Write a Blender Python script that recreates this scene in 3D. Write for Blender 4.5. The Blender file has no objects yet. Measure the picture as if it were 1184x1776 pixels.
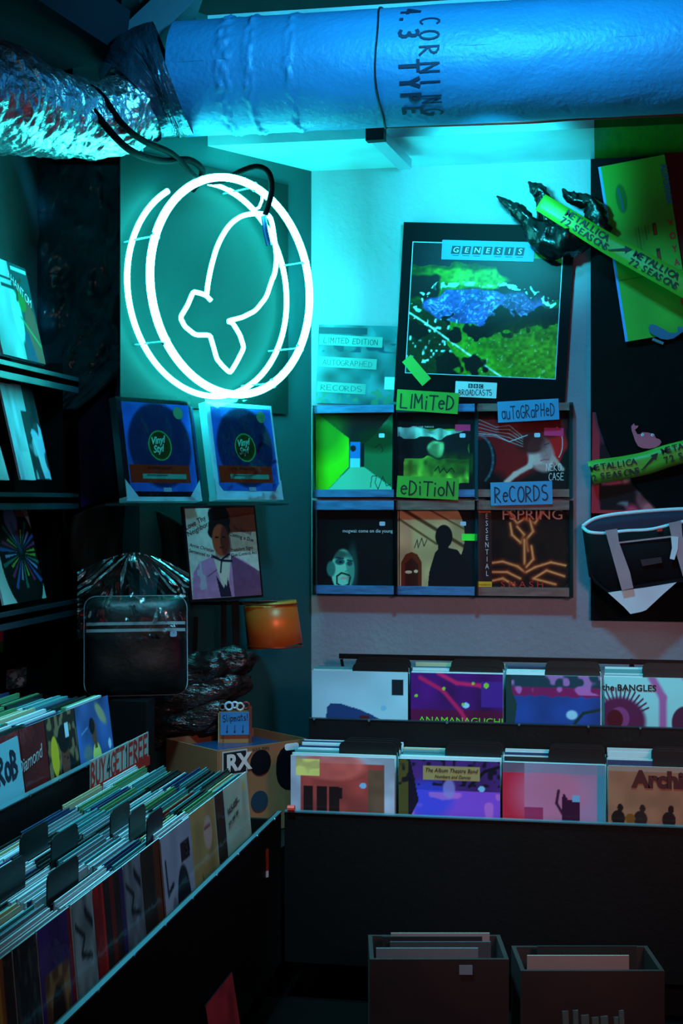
import bpy, math, random
import numpy as np
from mathutils import Vector, Matrix, noise as mnoise

sc = bpy.context.scene
C = sc.collection
random.seed(7)
RNG = np.random.default_rng(7)
PI = math.pi

# ------------------------------------------------------------------ camera
FPX = 50 / 36 * 1776
YAW = math.radians(10.3)
CAM = Vector((0, 0, 1.55))
FWD = Vector((-math.sin(YAW), math.cos(YAW), 0))
RGT = Vector((math.cos(YAW), math.sin(YAW), 0))
UP = Vector((0, 0, 1))
cd = bpy.data.cameras.new('camera')
cd.sensor_fit = 'VERTICAL'; cd.sensor_height = 36; cd.sensor_width = 24; cd.lens = 50
cd.shift_y = -18 / 1776
cam = bpy.data.objects.new('camera', cd); C.objects.link(cam)
cam.location = CAM; cam.rotation_euler = (PI / 2, 0, YAW)
sc.camera = cam

# ------------------------------------------------------------------ world, lights, exposure
w = bpy.data.worlds.new('night'); sc.world = w; w.use_nodes = True
w.node_tree.nodes['Background'].inputs[0].default_value = (0.25, 0.35, 0.6, 1)
w.node_tree.nodes['Background'].inputs[1].default_value = 0.004
sc.view_settings.view_transform = 'Standard'
sc.view_settings.look = 'None'
sc.view_settings.gamma = 1
sc.view_settings.use_curve_mapping = False
sc.view_settings.exposure = 0.0
NEON = (1.6, 38.0, 36.0)

def lamp(name, kind, loc, target, energy, color, size=0.3, **kw):
    l = bpy.data.lights.new(name, kind); l.energy = energy; l.color = color
    if kind == 'AREA': l.size = size
    if kind == 'SPOT':
        l.shadow_soft_size = size; l.spot_size = kw.get('cone', 1.0); l.spot_blend = kw.get('blend', 0.6)
    if kind == 'POINT': l.shadow_soft_size = size
    o = bpy.data.objects.new(name, l); C.objects.link(o); o.location = loc
    o.rotation_euler = (Vector(target) - Vector(loc)).to_track_quat('-Z', 'Y').to_euler()
    return o
# blue shop lamp hanging from the ceiling in front of the duct
lamp('blue_ceiling_lamp', 'SPOT', (-0.35, 3.5, 3.22), (-0.45, 4.65, 3.02), 150, (0.05, 0.62, 1.0), 0.12, cone=2.4, blend=0.6)
# added cyan spots, unseen, brightening the sleeves in the bins
lamp('cyan_bin_fill', 'SPOT', (-0.95, 3.45, 2.95), (-1.0, 3.6, 0.7), 430, (0.20, 0.76, 1.0), 0.1, cone=1.15, blend=0.7)
lamp('cyan_bin_fill', 'SPOT', (0.10, 3.95, 2.7), (-0.10, 4.5, 0.78), 230, (0.14, 0.85, 1.0), 0.08, cone=0.80, blend=0.7)
# added unseen cyan spot that brightens the top of the back wall
lamp('cyan_wall_fill', 'SPOT', (-0.34, 4.28, 2.60), (-0.36, 5.4, 2.68), 150, (0.03, 0.86, 1.0), 0.05, cone=0.95, blend=1.0)
# pink shop spot behind the camera on the right, aimed at the back bins
lamp('pink_room_lamp', 'SPOT', (1.2, 0.6, 2.1), (-0.12, 4.5, 0.86), 230, (1.0, 0.50, 0.52), 0.25, cone=0.56, blend=0.9)
lamp('warm_fill_lamp', 'AREA', (0.8, 0.0, 2.3), (-0.8, 4.4, 1.1), 7, (1.0, 0.60, 0.55), 0.5)
# unseen red light at the right, beyond the frame
lamp('red_side_lamp', 'AREA', (1.15, 3.3, 1.7), (0.1, 4.5, 0.8), 3.5, (1.0, 0.05, 0.16), 0.2)

# ------------------------------------------------------------------ pixel to world
def ray(px, py):
    return FWD + RGT * ((px - 592) / FPX) + UP * ((870 - py) / FPX)
def PD(px, py, d): return CAM + ray(px, py) * d
def PY(px, py, Y): r = ray(px, py); return CAM + r * (Y / r.y)
def PX(px, py, X): r = ray(px, py); return CAM + r * (X / r.x)
def PZ(px, py, Z): r = ray(px, py); return CAM + r * ((Z - CAM.z) / r.z)
def PP(px, py, p0, n): r = ray(px, py); return CAM + r * ((p0 - CAM).dot(n) / r.dot(n))

# ------------------------------------------------------------------ materials
def lin(c):
    return tuple(x / 12.92 if x <= 0.04045 else ((x + 0.055) / 1.055) ** 2.4 for x in c)
_m = {}
def mat(name, c, rough=0.5, metal=0.0, bump=0.0, bscale=40.0, var=0.0, vscale=6.0, coat=0.0, spec=0.5, alpha=1.0, stretch=None, dist=0.004):
    if name in _m: return _m[name]
    m = bpy.data.materials.new(name); m.use_nodes = True; nt = m.node_tree; b = nt.nodes['Principled BSDF']
    L = lin(c)
    b.inputs['Base Color'].default_value = (*L, 1); b.inputs['Roughness'].default_value = rough
    b.inputs['Metallic'].default_value = metal; b.inputs['Coat Weight'].default_value = coat
    b.inputs['Coat Roughness'].default_value = 0.15
    b.inputs['Specular IOR Level'].default_value = spec; b.inputs['Alpha'].default_value = alpha
    tc = nt.nodes.new('ShaderNodeTexCoord'); src = tc.outputs['Object']
    if stretch:
        mp = nt.nodes.new('ShaderNodeMapping'); mp.inputs['Scale'].default_value = stretch
        nt.links.new(src, mp.inputs['Vector']); src = mp.outputs['Vector']
    if var > 0:
        n = nt.nodes.new('ShaderNodeTexNoise'); n.inputs['Scale'].default_value = vscale; n.inputs['Detail'].default_value = 6
        nt.links.new(src, n.inputs['Vector'])
        r = nt.nodes.new('ShaderNodeValToRGB')
        r.color_ramp.elements[0].position = 0.3; r.color_ramp.elements[1].position = 0.72
        r.color_ramp.elements[0].color = (*[x * (1 - var) for x in L], 1); r.color_ramp.elements[1].color = (*[min(1, x * (1 + var)) for x in L], 1)
        nt.links.new(n.outputs['Fac'], r.inputs['Fac']); nt.links.new(r.outputs['Color'], b.inputs['Base Color'])
    if bump > 0:
        n = nt.nodes.new('ShaderNodeTexNoise'); n.inputs['Scale'].default_value = bscale; n.inputs['Detail'].default_value = 5
        nt.links.new(src, n.inputs['Vector'])
        bp = nt.nodes.new('ShaderNodeBump'); bp.inputs['Strength'].default_value = bump; bp.inputs['Distance'].default_value = dist
        nt.links.new(n.outputs['Fac'], bp.inputs['Height']); nt.links.new(bp.outputs['Normal'], b.inputs['Normal'])
    _m[name] = m; return m
def mat_paint(name, rough, coat, bump=0.0):
    m = bpy.data.materials.new(name); m.use_nodes = True; nt = m.node_tree; b = nt.nodes['Principled BSDF']
    a = nt.nodes.new('ShaderNodeAttribute'); a.attribute_name = 'Col'
    nt.links.new(a.outputs['Color'], b.inputs['Base Color'])
    b.inputs['Roughness'].default_value = rough; b.inputs['Coat Weight'].default_value = coat; b.inputs['Coat Roughness'].default_value = 0.12
    if bump:
        n = nt.nodes.new('ShaderNodeTexNoise'); n.inputs['Scale'].default_value = 14; n.inputs['Detail'].default_value = 3
        tc = nt.nodes.new('ShaderNodeTexCoord'); nt.links.new(tc.outputs['Object'], n.inputs['Vector'])
        bp = nt.nodes.new('ShaderNodeBump'); bp.inputs['Strength'].default_value = bump; bp.inputs['Distance'].default_value = 0.01
        nt.links.new(n.outputs['Fac'], bp.inputs['Height']); nt.links.new(bp.outputs['Normal'], b.inputs['Coat Normal'])
    return m
PRINT = mat_paint('printed_card', 0.45, 0.0)
GLOSSY = mat_paint('printed_card_in_plastic', 0.6, 0.35, 0.3)
GLOSSY.node_tree.nodes['Principled BSDF'].inputs['Specular IOR Level'].default_value = 0.2; GLOSSY.node_tree.nodes['Principled BSDF'].inputs['Coat Roughness'].default_value = 0.06
PRINT.node_tree.nodes['Principled BSDF'].inputs['Specular IOR Level'].default_value = 0.2
def mat_emit(name, c):
    m = bpy.data.materials.new(name); m.use_nodes = True; nt = m.node_tree; b = nt.nodes['Principled BSDF']
    b.inputs['Base Color'].default_value = (0.8, 0.9, 0.9, 1)
    b.inputs['Emission Color'].default_value = (*c, 1); b.inputs['Emission Strength'].default_value = 1
    return m
def mat_clear(name, tint, mixf=0.2, rough=0.05, bump=0.0, bscale=20):
    m = bpy.data.materials.new(name); m.use_nodes = True; nt = m.node_tree; nt.nodes.clear()
    out = nt.nodes.new('ShaderNodeOutputMaterial'); mx = nt.nodes.new('ShaderNodeMixShader')
    tr = nt.nodes.new('ShaderNodeBsdfTransparent'); gl = nt.nodes.new('ShaderNodeBsdfGlossy')
    tr.inputs[0].default_value = (*tint, 1); gl.inputs['Roughness'].default_value = rough; gl.inputs['Color'].default_value = (1, 1, 1, 1)
    fr = nt.nodes.new('ShaderNodeFresnel'); fr.inputs[0].default_value = 1.4
    ad = nt.nodes.new('ShaderNodeMath'); ad.operation = 'ADD'; ad.inputs[1].default_value = mixf; ad.use_clamp = True
    nt.links.new(fr.outputs[0], ad.inputs[0]); nt.links.new(ad.outputs[0], mx.inputs[0])
    nt.links.new(tr.outputs[0], mx.inputs[1]); nt.links.new(gl.outputs[0], mx.inputs[2]); nt.links.new(mx.outputs[0], out.inputs[0])
    if bump:
        n = nt.nodes.new('ShaderNodeTexNoise'); n.inputs['Scale'].default_value = bscale
        tc = nt.nodes.new('ShaderNodeTexCoord'); nt.links.new(tc.outputs['Object'], n.inputs['Vector'])
        bp = nt.nodes.new('ShaderNodeBump'); bp.inputs['Strength'].default_value = bump; bp.inputs['Distance'].default_value = 0.02
        nt.links.new(n.outputs['Fac'], bp.inputs['Height']); nt.links.new(bp.outputs['Normal'], gl.inputs['Normal']); nt.links.new(bp.outputs['Normal'], fr.inputs['Normal'])
    return m
M_WALL = mat('painted_plaster', (0.54, 0.58, 0.62), 0.75, bump=0.6, bscale=45, var=0.08, vscale=3, dist=0.006)
M_TEAL = mat('dimmed_corner_wall', (0.10, 0.32, 0.33), 0.5, bump=0.25, bscale=30, var=0.10, vscale=4)  # corner wall: its dimmer light is put into a darker colour
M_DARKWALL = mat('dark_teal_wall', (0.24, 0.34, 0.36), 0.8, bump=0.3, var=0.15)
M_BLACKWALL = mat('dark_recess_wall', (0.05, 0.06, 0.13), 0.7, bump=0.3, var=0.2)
M_CEIL = mat('black_ceiling', (0.05, 0.05, 0.06), 0.9)
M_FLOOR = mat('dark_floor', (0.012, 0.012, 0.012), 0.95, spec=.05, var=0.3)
M_BLACK = mat('black_painted_wood', (0.016, 0.016, 0.02), 0.5, spec=.25, bump=0.15, bscale=60)
M_BLACKM = mat('black_card', (0.03, 0.03, 0.035), 0.4)
M_INK = mat('black_ink', (0.02, 0.02, 0.04), 0.6)
M_NAVYINK = mat('navy_ink', (0.03, 0.05, 0.16), 0.6)
M_WINK = mat('white_ink', (0.85, 0.86, 0.88), 0.6)
M_REDINK = mat('red_ink', (0.72, 0.10, 0.06), 0.6)
M_BLUEINK = mat('blue_ink', (0.10, 0.38, 0.60), 0.6)
M_GREYINK = mat('grey_ink', (0.35, 0.38, 0.40), 0.6)
M_GREENINK = mat('green_ink', (0.35, 0.80, 0.15), 0.6)
M_STRIP = mat('metal_lip', (0.35, 0.5, 0.55), 0.35, metal=0.6)
M_CLEAR = mat_clear('clear_acrylic', (0.80, 0.95, 0.97), 0.18, 0.08)
M_FILM = mat_clear('clear_plastic_film', (0.96, 0.98, 0.98), 0.05, 0.10, 0.5, 12)
M_TUBE = mat_emit('neon_glass', NEON)

# ------------------------------------------------------------------ mesh helpers
def tag(o, label=None, cat=None, group=None, kind=None):
    if label: o['label'] = label
    if cat: o['category'] = cat
    if group: o['group'] = group
    if kind: o['kind'] = kind
    return o
def link(name, me, m=None, parent=None, M=None, smooth=False):
    o = bpy.data.objects.new(name, me); C.objects.link(o)
    if m is not None and not me.materials: me.materials.append(m)
    if parent: o.parent = parent
    if M is not None: o.matrix_basis = M
    if smooth: me.shade_smooth()
    return o
def empty(name, M, label, cat, group=None):
    o = bpy.data.objects.new(name, None); C.objects.link(o); o.matrix_world = M; o.empty_display_size = 0.05
    return tag(o, label, cat, group)
class MB:
    def __init__(s): s.v = []; s.f = []
    def add(s, vs, fs):
        k = len(s.v); s.v += [tuple(v) for v in vs]; s.f += [tuple(i + k for i in f) for f in fs]; return s
    def box(s, a, b, M=None):
        vs = [Vector((x, y, z)) for x in (a[0], b[0]) for y in (a[1], b[1]) for z in (a[2], b[2])]
        if M is not None: vs = [M @ v for v in vs]
        return s.add(vs, [(0, 1, 3, 2), (4, 6, 7, 5), (0, 4, 5, 1), (2, 3, 7, 6), (0, 2, 6, 4), (1, 5, 7, 3)])
    def beam(s, p, q, wd, ht, up=UP):
        p, q = Vector(p), Vector(q); d = (q - p).normalized(); x = d.cross(up).normalized(); y = x.cross(d)
        vs = []
        for c in (p, q):
            for sx, sy in ((-1, -1), (1, -1), (1, 1), (-1, 1)): vs.append(c + x * sx * wd / 2 + y * sy * ht / 2)
        return s.add(vs, [(3, 2, 1, 0), (4, 5, 6, 7), (0, 1, 5, 4), (1, 2, 6, 5), (2, 3, 7, 6), (3, 0, 4, 7)])
    def tube(s, path, r, n=10, closed=False, lump=0.0, seed=0.0, flat=1.0):
        path = [Vector(p) for p in path]; K = len(path); rs = r if isinstance(r, (list, tuple)) else [r] * K
        k0 = len(s.v); prev = None
        for i, p in enumerate(path):
            a = path[(i - 1) % K] if (closed or i > 0) else p; b = path[(i + 1) % K] if (closed or i < K - 1) else p
            t = (b - a).normalized()
            if prev is None: u = t.cross(Vector((0.13, 0.31, 0.94))).normalized()
            else: u = (prev - t * prev.dot(t)).normalized()
            prev = u; w_ = t.cross(u)
            for j in range(n):
                an = 2 * PI * j / n; q = rs[i]
                if lump: q *= 1 + lump * mnoise.noise(Vector((i * 0.45 + seed, math.cos(an) * 1.6, math.sin(an) * 1.6)))
                s.v.append(tuple(p + u * math.cos(an) * q + w_ * math.sin(an) * q * flat))
        for i in range(K if closed else K - 1):
            for j in range(n):
                a = k0 + i * n + j; b = k0 + i * n + (j + 1) % n; c = k0 + ((i + 1) % K) * n + (j + 1) % n; d = k0 + ((i + 1) % K) * n + j
                s.f.append((a, b, c, d))
        if not closed:
            s.f.append(tuple(k0 + j for j in reversed(range(n)))); s.f.append(tuple(k0 + (K - 1) * n + j for j in range(n)))
        return s
    def prism(s, pts, z0, z1):
        n = len(pts)
        vs = [(x, y, z0) for x, y in pts] + [(x, y, z1) for x, y in pts]
        fs = [tuple(reversed(range(n))), tuple(range(n, 2 * n))] + [(i, (i + 1) % n, n + (i + 1) % n, n + i) for i in range(n)]
        return s.add(vs, fs)
    def build(s, name, m, parent=None, M=None, smooth=False):
        me = bpy.data.meshes.new(name); me.from_pydata(s.v, [], s.f); me.update()
        return link(name, me, m, parent, M, smooth)
def grid(name, nu, nv, fn, m, parent=None, M=None, smooth=True, thick=0):
    vs = [tuple(fn(i / nu, j / nv)) for j in range(nv + 1) for i in range(nu + 1)]
    fs = [(j * (nu + 1) + i, j * (nu + 1) + i + 1, (j + 1) * (nu + 1) + i + 1, (j + 1) * (nu + 1) + i) for j in range(nv) for i in range(nu)]
    me = bpy.data.meshes.new(name); me.from_pydata(vs, [], fs); me.update()
    o = link(name, me, m, parent, M, smooth)
    if thick:
        so = o.modifiers.new('thickness', 'SOLIDIFY'); so.thickness = thick
    return o
def smoothpath(pts, sub=8, closed=False):
    P = [Vector(p) for p in pts]; n = len(P); out = []
    for i in range(n if closed else n - 1):
        p0 = P[(i - 1) % n] if closed or i > 0 else P[i]; p1 = P[i]; p2 = P[(i + 1) % n]
        p3 = P[(i + 2) % n] if closed or i < n - 2 else p2
        for k in range(sub):
            t = k / sub
            out.append(0.5 * ((2 * p1) + (p2 - p0) * t + (2 * p0 - 5 * p1 + 4 * p2 - p3) * t * t + (3 * p1 - p0 - 3 * p2 + p3) * t ** 3))
    if not closed: out.append(P[-1])
    return out
def axes(x, y, o):
    z = x.cross(y).normalized()
    return Matrix(((x.x, y.x, z.x, o.x), (x.y, y.y, z.y, o.y), (x.z, y.z, z.z, o.z), (0, 0, 0, 1)))
def stand(P, ang, lean=0.0, roll=0.0):
    """frame at bottom centre P; ang = turn of the surface from the camera plane, right side away"""
    a = math.radians(ang); l = math.radians(lean)
    x = RGT * math.cos(a) + FWD * math.sin(a); n = x.cross(UP)
    y = UP * math.cos(l) - n * math.sin(l)
    M = axes(x, y, P)
    return M @ Matrix.Rotation(math.radians(roll), 4, 'Z')
def pxframe(TL, TR, BL, fn):
    a, b, c = fn(*TL), fn(*TR), fn(*BL)
    x = (b - a); wd = x.length; x.normalize(); y = a - c; y -= x * y.dot(x); h = y.length; y.normalize()
    return axes(x, y, a - y * h + x * wd / 2), wd, h
def onY(Y): return lambda px, py: PY(px, py, Y)
def onX(X): return lambda px, py: PX(px, py, X)

# ------------------------------------------------------------------ painted prints (colour on a fine grid)
class Cv:
    def __init__(s, nx, ny, c=(0, 0, 0)):
        s.nx, s.ny = nx, ny; s.X, s.Y = np.meshgrid(np.linspace(0, 1, nx), np.linspace(0, 1, ny)); s.A = np.ones((ny, nx, 3)) * np.array(c)
    def mix(s, mask, c, a=1.0):
        k = (mask.astype(float) * a)[..., None]; s.A = s.A * (1 - k) + np.array(c) * k; return s
    def rect(s, x0, y0, x1, y1, c, a=1.0): return s.mix((s.X >= x0) & (s.X <= x1) & (s.Y >= y0) & (s.Y <= y1), c, a)
    def ell(s, cx, cy, rx, ry, c, a=1.0, soft=0.0, rot=0.0):
        dx, dy = s.X - cx, s.Y - cy; cr, sr = math.cos(rot), math.sin(rot)
        d = np.sqrt(((dx * cr + dy * sr) / rx) ** 2 + ((-dx * sr + dy * cr) / ry) ** 2)
        return s.mix(np.clip((1 + soft - d) / max(soft, 0.08), 0, 1), c, a)
    def poly(s, pts, c, a=1.0):
        ins = np.zeros(s.X.shape, bool); n = len(pts)
        for i in range(n):
            x1, y1 = pts[i]; x2, y2 = pts[(i + 1) % n]
            if y1 == y2: continue
            t = ((s.Y > min(y1, y2)) & (s.Y <= max(y1, y2))); xi = x1 + (s.Y - y1) * (x2 - x1) / (y2 - y1)
            ins ^= t & (s.X < xi)
        return s.mix(ins, c, a)
    def line(s, pts, wd, c, a=1.0):
        for (x1, y1), (x2, y2) in zip(pts, pts[1:]):
            L = (x2 - x1) ** 2 + (y2 - y1) ** 2 + 1e-9
            t = np.clip(((s.X - x1) * (x2 - x1) + (s.Y - y1) * (y2 - y1)) / L, 0, 1)
            d = np.hypot(s.X - x1 - t * (x2 - x1), s.Y - y1 - t * (y2 - y1)); s.mix(np.clip((wd - d) / (wd * 0.6), 0, 1), c, a)
        return s
    def n(s, sx, sy=None, seed=0):
        sy = sy or sx; r = np.random.default_rng(seed); g = r.random((int(sy) + 3, int(sx) + 3))
        x = s.X * sx; y = s.Y * sy; i = x.astype(int); j = y.astype(int); u = x - i; v = y - j; u = u * u * (3 - 2 * u); v = v * v * (3 - 2 * v)
        return (g[j, i] * (1 - u) + g[j, i + 1] * u) * (1 - v) + (g[j + 1, i] * (1 - u) + g[j + 1, i + 1] * u) * v
    def warp(s, amp, sc_=14, seed=3):
        if not hasattr(s, 'X0'): s.X0, s.Y0 = s.X, s.Y
        a = s.n(sc_, sc_, seed); b = s.n(sc_, sc_, seed + 50); s.X = np.clip(s.X0 + (a - .5) * amp, 0, 1); s.Y = np.clip(s.Y0 + (b - .5) * amp, 0, 1); return s
    def flatx(s): s.X, s.Y = s.X0, s.Y0; return s
    def noise(s, sx, amp, seed=0, sy=None): s.A = s.A * (1 + amp * (s.n(sx, sy, seed)[..., None] - 0.5) * 2); return s
    def blot(s, sx, thr, c, a=1.0, seed=0, region=None, sy=None):
        m = np.clip((s.n(sx, sy, seed) - thr) * 8, 0, 1)
        if region is not None: m = m * region
        return s.mix(m, c, a)
_pc = {}
def printed(name, cv, wd, h, parent, z=0.0008, x0=0.0, y0=0.0, m=None):
    """grid centred on x0, its foot at y0, colour from the canvas"""
    nx, ny = cv.nx, cv.ny
    co = np.zeros((nx * ny, 3), np.float32)
    co[:, 0] = (cv.X.ravel() - 0.5) * wd + x0; co[:, 1] = cv.Y.ravel() * h + y0; co[:, 2] = z
    idx = np.arange(nx * ny).reshape(ny, nx)
    q = np.stack([idx[:-1, :-1], idx[:-1, 1:], idx[1:, 1:], idx[1:, :-1]], -1).reshape(-1, 4).astype(np.int32)
    me = bpy.data.meshes.new(name); me.vertices.add(len(co)); me.vertices.foreach_set('co', co.ravel())
    me.loops.add(q.size); me.loops.foreach_set('vertex_index', q.ravel())
    me.polygons.add(len(q)); me.polygons.foreach_set('loop_start', np.arange(0, q.size, 4, dtype=np.int32))
    me.update(calc_edges=True)
    a = np.clip(cv.A, 0, 1); L = np.where(a <= 0.04045, a / 12.92, ((a + 0.055) / 1.055) ** 2.4)
    at = me.color_attributes.new('Col', 'FLOAT_COLOR', 'POINT')
    at.data.foreach_set('color', np.concatenate([L.reshape(-1, 3), np.ones((nx * ny, 1))], 1).astype(np.float32).ravel())
    return link(name, me, m or PRINT, parent)
def text(parent, s, x, y, size, m, rot=0, z=0.0016, sx=1.0, align='LEFT', name='lettering', shear=0.0, bold=0.0, label=None):
    c = bpy.data.curves.new(name, 'FONT'); c.body = s; c.size = size; c.align_x = align; c.extrude = 0.0002; c.shear = shear; c.offset = bold; c.resolution_u = 3
    c.materials.append(m)
    o = bpy.data.objects.new(name, c); C.objects.link(o); o.parent = parent
    o.matrix_basis = Matrix.Translation((x, y, z)) @ Matrix.Rotation(math.radians(rot), 4, 'Z') @ Matrix.Diagonal((sx, 1, 1, 1))
    if label: o['label'] = label
    return o
def arc(cx, cy, rx, ry, a0, a1, n=8):
    return [(cx + rx * math.cos(math.radians(a0 + (a1 - a0) * i / n)), cy + ry * math.sin(math.radians(a0 + (a1 - a0) * i / n))) for i in range(n + 1)]
GL = {
 'L': [[(0, 1), (0, 0), (.5, 0)]], 'I': [[(.1, 1), (.1, 0)]], 'i': [[(.1, .6), (.1, 0)], [(.1, .85), (.1, .92)]],
 'M': [[(0, 0), (.05, 1), (.3, .4), (.55, 1), (.6, 0)]], 'T': [[(-.05, 1), (.6, 1)], [(.28, 1), (.28, 0)]],
 'e': [[(.02, .38), (.42, .42)] + arc(.22, .35, .21, .3, 20, 310)], 'D': [[(0, 0), (0, 1)] + arc(0, .5, .5, .5, 90, -90)],
 'O': [arc(.28, .5, .28, .5, 90, 450, 12)], 'o': [arc(.22, .3, .22, .3, 90, 450, 12)], 'N': [[(0, 0), (0, 1), (.5, 0), (.5, 1)]],
 'a': [arc(.22, .3, .22, .3, 50, 340, 10), [(.45, .62), (.45, 0)]], 'u': [[(0, .62)] + arc(.2, .25, .2, .25, 180, 360, 6) + [(.4, .62), (.42, 0)]],
 'G': [arc(.3, .5, .3, .5, 50, 350, 10) + [(.58, .45), (.3, .45)]], 'R': [[(0, 0), (0, 1)] + arc(0, .75, .42, .25, 90, -90, 6) + [(.5, 0)]],
 'P': [[(0, 0), (0, 1)] + arc(0, .73, .42, .27, 90, -90, 6)], 'H': [[(0, 1), (0, 0)], [(.45, 1), (.45, 0)], [(0, .5), (.45, .5)]],
 'C': [arc(.3, .5, .3, .5, 50, 310, 10)], 'S': [arc(.25, .75, .24, .25, 50, 270, 7) + arc(.25, .25, .25, .25, 90, -140, 7)],
 'l': [[(.05, 1), (.05, 0), (.15, 0)]], 'p': [[(0, .6), (0, -.35)], arc(.2, .3, .2, .3, 180, -180, 10)], 'm': [[(0, 0), (0, .55), (.2, .6), (.22, 0), (.25, .55), (.45, .55), (.48, 0)]],
 't': [[(.15, .9), (.15, 0), (.3, 0)], [(0, .62), (.35, .62)]], 's': [arc(.18, .45, .15, .15, 50, 270, 5) + arc(.18, .15, .17, .15, 90, -140, 5)],
 '!': [[(.1, 1), (.1, .3)], [(.1, .08), (.1, 0)]], 'B': [[(0, 0), (0, 1)] + arc(0, .76, .38, .24, 90, -90, 5) + arc(0, .26, .45, .26, 90, -90, 5)],
 'U': [[(0, 1)] + arc(.25, .28, .25, .28, 180, 360, 6) + [(.5, 1)]], 'Y': [[(0, 1), (.26, .5), (.52, 1)], [(.26, .5), (.26, 0)]],
 '4': [[(.4, 0), (.4, 1), (0, .35), (.55, .35)]], '1': [[(0, .8), (.2, 1), (.2, 0)]], 'F': [[(.5, 1), (0, 1), (0, 0)], [(0, .52), (.4, .52)]],
 'E': [[(.5, 1), (0, 1), (0, 0), (.5, 0)], [(0, .52), (.4, .52)]], 'A': [[(0, 0), (.27, 1), (.54, 0)], [(.1, .38), (.44, .38)]],
 'K': [[(0, 0), (0, 1)], [(.45, 1), (0, .45), (.48, 0)]], '3': [arc(.22, .76, .24, .24, 130, -90, 6) + arc(.22, .26, .28, .26, 90, -130, 6)],
 '.': [[(.1, 0), (.1, .08)]], '>': [[(.1, 1), (.1, 0)], [(0, .22), (.1, 0), (.2, .22)]], ' ': [],
}
WID = {'M': .62, 'I': .2, 'i': .2, 'l': .2, '!': .2, '.': .2, ' ': .3, 'e': .45, 'a': .48, 'o': .46, 'u': .46, 's': .36, 't': .36, 'p': .42, '1': .3, '>': .25}
def strokes(s, h, wt, jit=0.04, gap=0.16, aspect=1.0, seed=1):
    """hand lettering as a list of flat ribbons; returns verts2d, faces, width"""
    rr = random.Random(seed); V = []; Fc = []; x = 0
    for ch in s:
        dy = rr.uniform(-jit, jit) * h; sh = rr.uniform(-jit, jit)
        for st in GL.get(ch, []):
            p = [Vector(((x + a * aspect) * h + sh * b * h, b * h + dy)) for a, b in st]
            for a, b in zip(p, p[1:]):
                d = b - a
                if d.length < 1e-7: continue
                d.normalize(); nn = Vector((-d.y, d.x)) * wt / 2; e = d * wt * 0.35; k = len(V)
                V += [a - e - nn, b + e - nn, b + e + nn, a - e + nn]; Fc.append((k, k + 1, k + 2, k + 3))
        x += (WID.get(ch, .55) * aspect + gap)
    return V, Fc, (x - gap) * h
def handwrite(parent, s, cx, y, h, m, wt, z=0.0012, rot=0, name='hand_lettering', fit=None, aspect=1.0, seed=1, jit=0.05, gap=0.16):
    V, Fc, wd = strokes(s, h, wt, jit, gap, aspect, seed); k = 1 if fit is None else fit / wd
    mb = MB(); mb.add([((v.x - wd / 2) * k, v.y, i * 2e-7) for i, v in enumerate(V)], Fc)
    return mb.build(name, m, parent, Matrix.Translation((cx, y, z)) @ Matrix.Rotation(math.radians(rot), 4, 'Z'))
def adopt(child, par):
    child.parent = par; child.matrix_basis = par.matrix_basis.inverted() @ child.matrix_basis; return child
def board(name, M, wd, h, t, m, label, cat, group=None, cv=None, cm=None, inset=0.0):
    mb = MB().box((-wd / 2, 0, -t), (wd / 2, h, 0)); o = mb.build(name, m); o.matrix_world = M; tag(o, label, cat, group)
    if cv is not None: printed('cover_print', cv, wd - 2 * inset, h - 2 * inset, o, 0.0009, 0, inset, cm)
    return o
def sticker(parent, name, x, y, wd, h, m, z=0.0022, rot=0, r=None):
    r = min(wd, h) * 0.25 if r is None else r; pts = []
    for cx, cy, a in ((wd / 2 - r, h / 2 - r, 0), (-wd / 2 + r, h / 2 - r, 90), (-wd / 2 + r, -h / 2 + r, 180), (wd / 2 - r, -h / 2 + r, 270)):
        pts += arc(cx, cy, r, r, a, a + 90, 3)
    return MB().prism(pts, -0.0006, 0).build(name, m, parent, Matrix.Translation((x, y, z)) @ Matrix.Rotation(math.radians(rot), 4, 'Z'))
M_TAGW = mat('price_tag_paper', (0.72, 0.82, 0.92), 0.6)
M_PINKT = mat('pink_sticker', (0.95, 0.12, 0.42), 0.5)

# ================================================================== SETTING
YB = 5.40
NRM = Vector((0.8415, -0.5403, 0)); TAN = Vector((0.5403, 0.8415, 0))
E0 = Vector((-1.557, 4.688, 0)); E1 = Vector((-1.10, YB, 0))
def st(name, mb, m): o = mb.build(name, m); o['kind'] = 'structure'; return o
st('floor', MB().box((-3, -2, -0.05), (2.2, 6.2, 0)), M_FLOOR)
st('ceiling', MB().box((-3, -2, 3.30), (2.2, 6.2, 3.36)), M_CEIL)
st('wall_back', MB().box((-1.12, YB, 0), (2.2, YB + 0.12, 3.3)), M_WALL)
dw = MB(); 
q = [E0, E1, E1 - NRM * 0.1 + TAN * 0.06, E0 - NRM * 0.10]
dw.add([(v.x, v.y, z) for z in (0, 3.3) for v in q], [(0, 3, 2, 1), (4, 5, 6, 7), (0, 1, 5, 4), (1, 2, 6, 5), (2, 3, 7, 6), (3, 0, 4, 7)])
st('wall_corner', dw, M_TEAL)
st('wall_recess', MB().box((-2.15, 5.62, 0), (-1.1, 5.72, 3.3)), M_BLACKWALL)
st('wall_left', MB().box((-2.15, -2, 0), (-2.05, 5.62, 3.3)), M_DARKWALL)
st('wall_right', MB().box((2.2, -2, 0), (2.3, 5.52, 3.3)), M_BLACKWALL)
st('wall_rear', MB().box((-2.05, -2.1, 0), (2.2, -2.0, 3.3)), M_BLACKWALL)
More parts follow.
